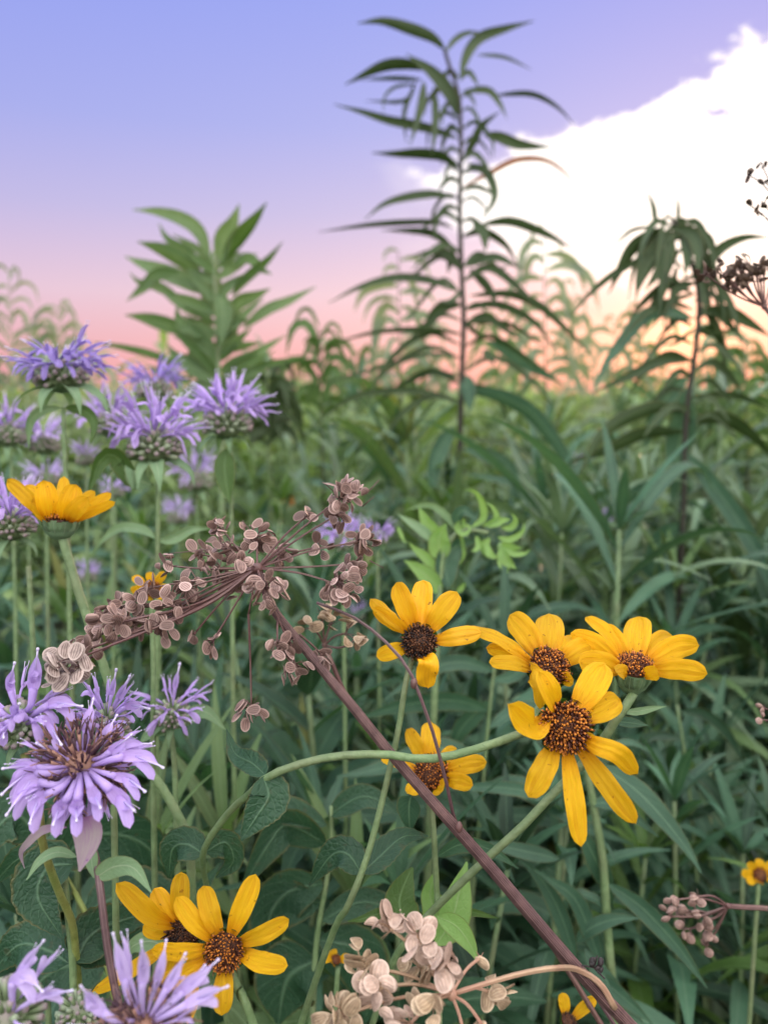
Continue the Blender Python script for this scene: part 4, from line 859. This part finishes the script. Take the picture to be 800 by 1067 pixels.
def umbellet(root, u, out, n, spread, size, r, kind='seed', raym='dry_ray', fan=1.0, parent=None, pr=.00022):
    mb = MB(); mb.blob(u, size * .12, out, 1, 6, 4); pos = []; tries = 0; gap = .62
    cen = u + out * spread * .45
    while len(pos) < n and tries < 1500:
        tries += 1; gap = .62 if tries < 500 else (.45 if tries < 1000 else .3)
        v = Vector((r.gauss(0, 1), r.gauss(0, 1), r.gauss(0, 1))).normalized() * (r.random() ** .4)
        p = cen + v * spread; v = (p - u)
        if v.length < spread * .35: continue
        v.normalize()
        if all((p - q[0]).length > size * gap for q in pos): pos.append((p, v))
    placed = []
    for p, v in pos:
        yax = (v * -.8 + Vector((r.gauss(0, 1), r.gauss(0, 1), r.gauss(0, 1) + .4)) * .55).normalized()
        zr = (-FW * r.uniform(-.3, 1) + Vector((r.gauss(0, 1), r.gauss(0, 1), r.gauss(0, 1))) * .7)
        xax = yax.cross(zr).normalized(); zax = xax.cross(yax).normalized(); sz = size * r.uniform(.78, 1.12)
        s = p + yax * sz * .5; mid = u.lerp(s, .5) + Vector((0, 0, spread * .08))
        mb.tube(catmull([u, mid, s], 5), (pr, pr * .9), 5)
        Mx = Matrix((xax, yax, zax)).transposed().to_4x4(); Mx.translation = p - root.location
        S_ = Matrix.Diagonal((sz * r.uniform(.8, 1.08), sz, sz * r.uniform(.8, 1.4), 1)); data = r.choice(SEED[kind])
        placed.append((p, data, Mx @ S_))
        if r.random() < .4:      # the twin half of the fruit still hangs on
            M2 = Mx.copy(); M2.translation = Mx.translation + zax * sz * .24 + xax * sz * r.uniform(-.1, .1)
            placed.append((p, r.choice(SEED[kind]), M2 @ Matrix.Rotation(r.uniform(-.35, .35), 4, 'X') @ Matrix.Rotation(r.uniform(-.3, .3), 4, 'Z') @ S_))
    for _ in range(3):
        v = (Vector((r.gauss(0, 1), r.gauss(0, 1), r.gauss(0, 1))).normalized() + out * .5).normalized(); mb.tube([u, u + v * spread * .8], (pr * .8, pr * .4), 4)
    um_ = part('umbellet', mb, M[raym], root, parent)
    for p, data, mat4 in placed:
        if PENDING is None: place_seed(data, mat4, um_, root)
        else: PENDING.append(((p - CAM).dot(FW), data, mat4, um_))
    return um_
def flush_seeds(root, keep=110):
    """the seeds nearest the camera stay single, the others become one part of the plant"""
    global PENDING
    PENDING.sort(key=lambda q: q[0])
    for q in PENDING[:keep]: place_seed(q[1], q[2], q[3], root)
    mb = MB(); mats = []
    for q in PENDING[keep:]:
        if q[1].materials[0] not in mats: mats.append(q[1].materials[0])
        k = mats.index(q[1].materials[0]); b = len(mb.v); ul = q[1].uv_layers[0].data; uv = [None] * len(q[1].vertices)
        for lp_ in q[1].loops: uv[lp_.vertex_index] = tuple(ul[lp_.index].uv)
        mb.v += [q[2] @ v.co for v in q[1].vertices]; mb.uv += uv
        mb.f += [tuple(b + i for i in pl.vertices) for pl in q[1].polygons]; mb.mi += [k] * len(q[1].polygons)
    if mb.v:
        me = mb.mesh('seeds', mats); o = bpy.data.objects.new('seeds', me); col.objects.link(o); o.parent = root; o['kind'] = 'stuff'
    PENDING = None
dU = .275
P, gnd = stem_path([(268,592),(275,608),(284,634),(325,685),(368,737),(400,777),(450,835),(510,903),(565,968),(612,1022),(655,1068,.004),(700,1120,.01)], dU, drift=(.08, .05), n=60)
root = thing('dried_seed_umbel', 'brown dried umbel of flat seeds on a dark ridged stem crossing the picture', 'dried plant', gnd)
mb = MB(); mb.tube(P, lambda s: m(3.8 + 2.6 * min(1, s * 2.0), dU), 18, ridge=.13); part('stem', mb, M['dry_stem'], root)
PENDING = []
ru = random.Random(77); hub = at(268, 592, dU); raysU = MB()
US = [(354,520,-.006,15,22,0,'seed'),(317,540,.008,3,14,0,'seed'),(372,565,.002,10,18,0,'seed'),(349,608,-.010,15,25,0,'seed'),(268,566,.010,13,24,0,'seed'),(233,553,.014,5,17,0,'seed'),(330,570,.012,4,14,0,'seed'),
      (229,592,.006,7,20,0,'seed'),(196,612,-.002,7,20,0,'seed'),(276,612,-.012,11,26,0,'seed'),(222,668,-.006,4,15,1,'seed'),(203,660,-.004,1,10,1,'seed'),(139,630,.010,10,24,0,'seed'),(168,652,-.006,5,18,1,'seed'),
      (112,650,.002,7,20,0,'seed'),(82,686,-.012,13,26,0,'seed_pale'),(289,668,-.008,5,18,0,'seed'),(307,692,-.006,6,18,1,'seed'),(335,682,.004,5,15,1,'seed'),(262,737,-.002,7,20,0,'seed'),(180,590,.012,4,14,0,'seed'),(250,585,-.010,3,12,0,'seed'),(160,612,.004,6,18,0,'seed'),(120,634,.012,5,18,0,'seed'),(150,648,.008,6,18,0,'seed'),(212,578,.012,5,16,0,'seed'),(248,608,.006,5,16,0,'seed'),(100,662,.010,6,18,0,'seed'),(70,700,-.004,6,18,0,'seed_pale'),(94,676,-.006,6,18,0,'seed'),(128,648,-.006,6,18,0,'seed'),(182,632,-.004,5,18,0,'seed'),(206,606,.004,6,18,0,'seed'),(238,572,.006,6,18,0,'seed'),(290,580,.004,5,16,0,'seed'),(362,588,.002,5,16,0,'seed'),(352,536,.002,5,14,1,'seed'),(300,668,-.004,4,14,0,'seed')]
for ux, uy, dz, n, sp_, hang, kd in US:
    u = at(ux, uy, dU + dz); out_ = (u - hub).normalized()
    if hang: out_ = Vector((0, 0, -1))
    src = hub
    if (ux, uy) in ((289,668),(307,692),(335,682)): src = at(ux * .5 + 145, 645 + (ux - 289) * .35, dU)
    if (ux, uy) == (262,737): src = at(259, 640, dU); raysU.tube(catmull([hub, src], 6), m(1.0, dU), 6)
    midp = src.lerp(u, .55) + UP * m(ru.uniform(-3, 4), dU) - FW * m(ru.uniform(-3, 3), dU)
    if uy < 700 and ux < 150: midp = at(210, 628 + (uy - 650) * .15, dU + dz * .5)
    raysU.tube(catmull([src, midp, u], 14), lambda s: m(1.9 - .7 * s if ux < 150 else 1.25 - .3 * s, dU), 7)
    umbellet(root, u, out_, int(n * 1.6 + .5), m(sp_ * .84, dU), m(14.8 if kd == 'seed' else 19, dU), ru, kd)
raysU.tube(catmull([hub, at(245,608,dU), at(210,628,dU), at(165,650,dU), at(122,670,dU)], 20), lambda s: m(2.5 - 1.2 * s, dU), 8)
for tx, ty in ((395,500),(400,592),(175,577),(390,517)): raysU.tube([at(tx * .75 + hub.x * 0 + 85, ty * .75 + 140, dU - .004), at(tx, ty, dU - .004)], (m(.7, dU), m(.4, dU)), 5)
raysU.blob(hub, m(6, dU), RT, 1.1, 10, 6)
part('rays', raysU, M['dry_ray'], root)
flush_seeds(root)
# lower tan side umbel on the same stem
dT = .243; hubT = at(470, 1036, dT - .006)
side = MB(); side.tube(catmull([at(640,1050,dU), at(624,1024,dU - .003), at(600,1010,dU - .006), at(575,1009,dT), at(545,1014,dT), at(515,1022,dT - .004), hubT], 26), lambda s: m(3.8 - 1.5 * s, dT), 9)
TS = [(408,968,-.004,4,20,'seed_pink'),(440,985,-.008,6,22,'seed_pink'),(468,1008,-.014,5,18,'seed_pink'),(500,998,.004,1,12,'seed_tan'),(377,1008,-.006,4,20,'seed_tan'),(398,1028,-.010,5,18,'seed_pink'),(362,1056,-.012,6,22,'seed_tan'),
      (428,1066,-.016,6,22,'seed_pink'),(512,1034,-.002,3,16,'seed_tan'),(452,1048,-.018,4,18,'seed_tan'),(505,1072,-.01,3,18,'seed_tan'),(486,1090,-.012,3,18,'seed_tan'),(440,1012,-.004,4,16,'seed_tan')]
rt_ = random.Random(5)
for ux, uy, dz, n, sp_, kd in TS:
    u = at(ux, uy, dT + dz); mid = hubT.lerp(u, .5) + UP * m(6, dT)
    side.tube(catmull([hubT, mid, u], 12), m(1.7, dT), 7); umbellet(root, u, (u - hubT).normalized(), int(n * 1.7), m(sp_ * .9, dT), m(21, dT), rt_, kd, 'tan_ray')
side.blob(hubT, m(6, dT), UP, 1, 8, 5); part('side_branch', side, M['tan_ray'], root, label='pale tan side branch with rounder seeds')
mb = MB()
for q in range(7): mb.blob(at(620 + rt_.uniform(-6, 6), 1004 + rt_.uniform(-8, 7), dU - .006), m(rt_.uniform(2.2, 4.2), dU), Vector((rt_.random(), rt_.random(), 1)), 1.4, 7, 4)
for q in ((606,1006),(630,1020),(622,996)): mb.tube([at(618,1008,dU-.006), at(*q, dU-.008)], m(.9, dU), 5)
part('bud', mb, M['black'], root, label='shrivelled black bud at the fork')
# dry twig that crosses in front of the small yellow flower
P, gnd = stem_path([(330,628,-.002),(370,644),(405,672,-.004),(427,700,-.006),(441,735,-.006),(453,770,-.004),(466,820,.002),(477,862,.010),(510,908,.018),(566,974,.02),(615,1030,.02)], .272, n=44)
root2 = thing('dry_grass_stalk', 'thin reddish brown dry stalk crossing the small yellow flower', 'dry stalk', gnd)
mb = MB(); mb.tube(P, (m(1.6, .28), m(2.6, .28)), 7); part('stem', mb, M['stem_purple'], root2)
mb = MB(); mb.blob(at(431, 712, .266), m(4, .27), UP, 1.5, 7, 5); mb.blob(at(478,862,.272), m(4, .27), UP, 1.6, 7, 5); part('bud', mb, M['dry_ray'], root2)

def little_umbel(label, hubp, d, stem, sites, size, kind, raym='dry_ray', r_ray=1.2, ray_mid=8, seed=1, sr=(.0012, .0015), ground=True):
    r = random.Random(seed); h = at(*hubp, d); P, gnd = stem_path([hubp] + stem, d, n=30)
    rt = thing('dried_seed_umbel', label, 'dried plant', gnd); mb = MB(); mb.tube(P, sr, 8); part('stem', mb, M[raym], rt); mb = MB()
    for ux, uy, n, sp_ in sites:
        u = at(ux, uy, d + r.uniform(-.01, .01)); mb.tube(catmull([h, h.lerp(u, .5) + UP * m(ray_mid, d) * (1 if uy < hubp[1] else -1), u], 10), m(r_ray, d), 6)
        umbellet(rt, u, (u - h).normalized(), n, m(sp_, d), m(size, d), r, kind, raym, pr=m(.6, d))
    mb.blob(h, m(3, d), UP, 1, 7, 5); part('rays', mb, M[raym], rt); return rt
little_umbel('pinkish umbel of round seeds pointing left at the lower right', (758,944), .36, [(780,946),(812,950),(850,990),(870,1080)],
    [(727,934,3,9),(700,938,3,9),(697,955,3,9),(712,955,3,9),(735,957,3,9),(718,968,3,9),(738,972,3,8),(735,984,2,8),(712,948,3,8),(724,948,3,8)], 11, 'round', 'dry_ray', 1.1, 5, 3)
little_umbel('dark umbel of small seeds against the bright sky at the right edge', (796,320), .40, [(812,342),(850,420),(870,560),(880,700)],
    [(736,287,6,10),(747,283,6,11),(757,290,6,11),(765,281,6,11),(773,288,6,11),(780,278,6,11),(787,286,6,11),(795,279,6,11),(803,285,6,11),(778,296,5,10),(766,297,5,10),(792,294,5,10),(820,288,6,11)], 10, 'seed_dark', 'dry_ray', .9, -4, 4, sr=(.0011, .0013))
little_umbel('highest dark buds on thin rays at the upper right edge', (806,206), .40, [(830,260),(850,360),(870,560)],
    [(794,174,2,5),(781,183,3,6),(797,190,2,5)], 9, 'seed_dark', 'black', .6, 3, 6, sr=(.0006, .0009))
little_umbel('dark buds on thin rays just under the highest ones at the right edge', (808,240), .41, [(830,300),(850,400),(870,560)],
    [(781,214,1,5),(796,212,3,6),(790,222,2,5)], 9, 'seed_dark', 'black', .6, 3, 7, sr=(.0006, .0009))
little_umbel('blurred tan seed cluster hidden behind the dark ridged stem', (338,672), .33, [(366,736),(398,777),(450,837),(510,905),(565,970)],
    [(325,655,4,14),(345,650,4,14),(360,660,4,14),(335,640,3,12),(365,672,3,12)], 15, 'seed_tan', 'dry_ray', 1.2, 3, 8, sr=(.0010, .0013))
little_umbel('two tiny pinkish buds at the right edge beyond the yellow flowers', (812,748), .34, [(830,790),(850,900)], [(796,738,2,5),(794,750,2,6)], 8, 'round', 'dry_ray', .8, 2, 9, sr=(.0008, .001))

# ------------------------------------------------------------------ long leaves low on the right and other leafy stems in reach of the lens
Q = zz(560, 700, 2.908); S4 = zz(480, 820, 3.333)
stalk('leafy sunflower stem with long drooping leaves below the big yellow flowers', [(600,770),(610,800),(620,850),(628,900),(632,960),(640,1067)], .44,
 [(Q((170,280),(260,330),(340,400),(440,520),(495,610)),52,bl),(Q((150,400),(220,400),(290,440),(365,500)),34,bl),(Q((130,480),(190,600),(210,650),(228,725)),52,bl),(Q((210,640),(320,720),(430,840),(512,958)),46,bl),
  (Q((190,880),(120,700),(50,640),(-10,600)),44,bl),(Q((210,740),(260,735),(305,752)),26,bl),(Q((200,860),(170,780),(240,745),(300,745)),36,bl),(Q((150,900),(250,980),(350,1070)),40,bl),
  (Q((180,700),(130,670),(70,680)),22,bl),(Q((200,230),(280,215),(345,245)),18,bl),(Q((190,345),(270,350),(345,345)),14,bl),(S4((400,600),(340,430),(270,310),(185,235)),50,bl),
  (S4((500,640),(460,560),(340,540),(270,560)),40,bl),(S4((400,540),(450,490),(530,460),(620,455)),44,bl),(S4((520,440),(470,390),(400,370),(345,378)),24,bl),(S4((520,440),(440,400),(380,460)),34,bl),
  (S4((430,560),(480,640),(560,740),(640,830)),50,bl),(S4((340,250),(250,230),(100,200),(60,210)),44,bl),(S4((330,60),(250,20),(100,0),(-40,10)),40,bl)], r0=.003, r1=.0022, mat='leaf_blue', smat='stem', name='sunflower_stalk')
stalk('shaded stalk with arching strap leaves at the lower right', [(705,735),(715,800),(722,870),(728,950),(735,1067)], .60,
 [(Q((430,120),(500,125),(570,180),(632,290)),26),(Q((430,300),(500,320),(560,390),(612,525)),32),(Q((450,450),(560,400),(700,420)),22),(Q((470,350),(600,360),(690,300)),22),
  (Q((460,560),(560,640),(660,620),(720,560)),36),(Q((470,640),(560,760),(640,880),(660,1000)),70),(Q((460,700),(380,820),(420,1000)),64),(Q((480,800),(600,860),(700,850)),60),(Q((440,200),(330,200),(280,300)),24),
  (Q((470,900),(560,960),(640,1067)),60),(Q((470,400),(400,460),(360,560)),30)], mat='leaf_dark', name='sunflower_stalk', smat='stem')
stalk('stalk with slender grey green leaves between the seed umbel and the big flowers', [(520,660),(512,720),(506,780),(500,850),(492,930),(485,1067)], .52,
 [([(515,700),(480,690),(440,700),(400,730)],14),([(510,740),(470,730),(420,735),(370,750)],16),([(508,760),(540,740),(590,745),(640,750)],14),([(515,690),(560,670),(600,680)],12),([(505,800),(460,780),(400,800),(350,810)],18),
  ([(503,820),(540,820),(590,850),(620,890)],18),([(500,850),(440,840),(380,850),(318,825)],18),([(500,860),(540,850),(600,860),(660,880)],16),([(497,890),(440,880),(380,900),(330,940)],20),([(495,900),(540,890),(590,920),(610,950)],18),
  ([(510,730),(480,760),(470,790)],16),([(512,710),(540,700),(570,650)],12),([(490,950),(540,940),(580,960),(600,1000)],20),([(490,950),(440,930),(400,950)],18),([(505,780),(470,800),(440,850)],16)], mat='leaf_blue', name='sunflower_stalk', smat='stem')
stalk('broad-leaved green stem between the two bottom left flowers and the tan seeds', [(345,840),(345,880),(340,920),(330,980),(325,1067)], .40,
 [([(340,880),(300,860),(280,880),(250,930)],30),([(338,920),(300,930),(280,960),(285,1010)],42),([(335,940),(290,940),(260,960),(262,1000)],42),([(340,860),(300,845),(270,850),(235,880)],24),([(332,980),(370,990),(385,1030),(380,1067)],46),
  ([(330,1000),(300,1020),(290,1067)],60),([(342,850),(380,830),(420,850)],22),([(335,960),(380,940),(440,960)],26)], mat='leaf_broad', name='broadleaf_weed', smat='stem')
stalk('broad toothed leaves on a green stem at the lower left, under the brown-centred flower', [(66,900),(68,920),(72,960),(76,1002),(78,1067)], .30,
 [([(76,900),(50,905),(40,935),(65,977)],46,dict(kind='ovate',serr=.07,n=26,roll=.15,dz=-.01,mat='leaf_broad')),([(72,1003),(50,990),(20,985),(-10,1016)],44,dict(kind='ovate',serr=.07,n=26,roll=.2,mat='leaf_broad')),
  ([(79,1003),(95,975),(125,960),(165,950)],44,dict(kind='ovate',serr=.07,n=26,roll=.2,dz=.03,mat='leaf_broad')),([(79,1003),(100,985),(135,985),(160,960)],36,dict(kind='ovate',serr=.07,n=26,dz=.04,mat='leaf_broad')),
  ([(70,915),(40,900),(20,895),(-10,925)],30,dict(kind='ovate',serr=.07,n=26,dz=.03,mat='leaf_broad'))], mat='leaf_broad', name='broadleaf_weed', smat='stem', r0=.0016, r1=.0014)
stalk('yellow-green stem with large dark leaves behind the purple flowers at the left', [(38,870),(60,900),(89,950),(111,1004),(125,1067)], .36,
 [([(60,900),(100,870),(150,880),(190,930)],50,dict(kind='ovate',serr=.07,n=26)),([(89,950),(140,930),(190,945),(230,900)],42,dict(kind='ovate',serr=.07,n=26)),([(38,870),(20,850),(0,860),(-20,900)],44,dict(kind='ovate',serr=.07,n=26)),
  ([(111,1004),(60,1010),(30,1040),(20,1080)],50,dict(kind='ovate',serr=.07,n=26)),([(60,900),(40,930),(20,960)],60,dict(kind='ovate',serr=.07,n=26))], mat='leaf_broad', name='broadleaf_weed', smat='stem_yellow')
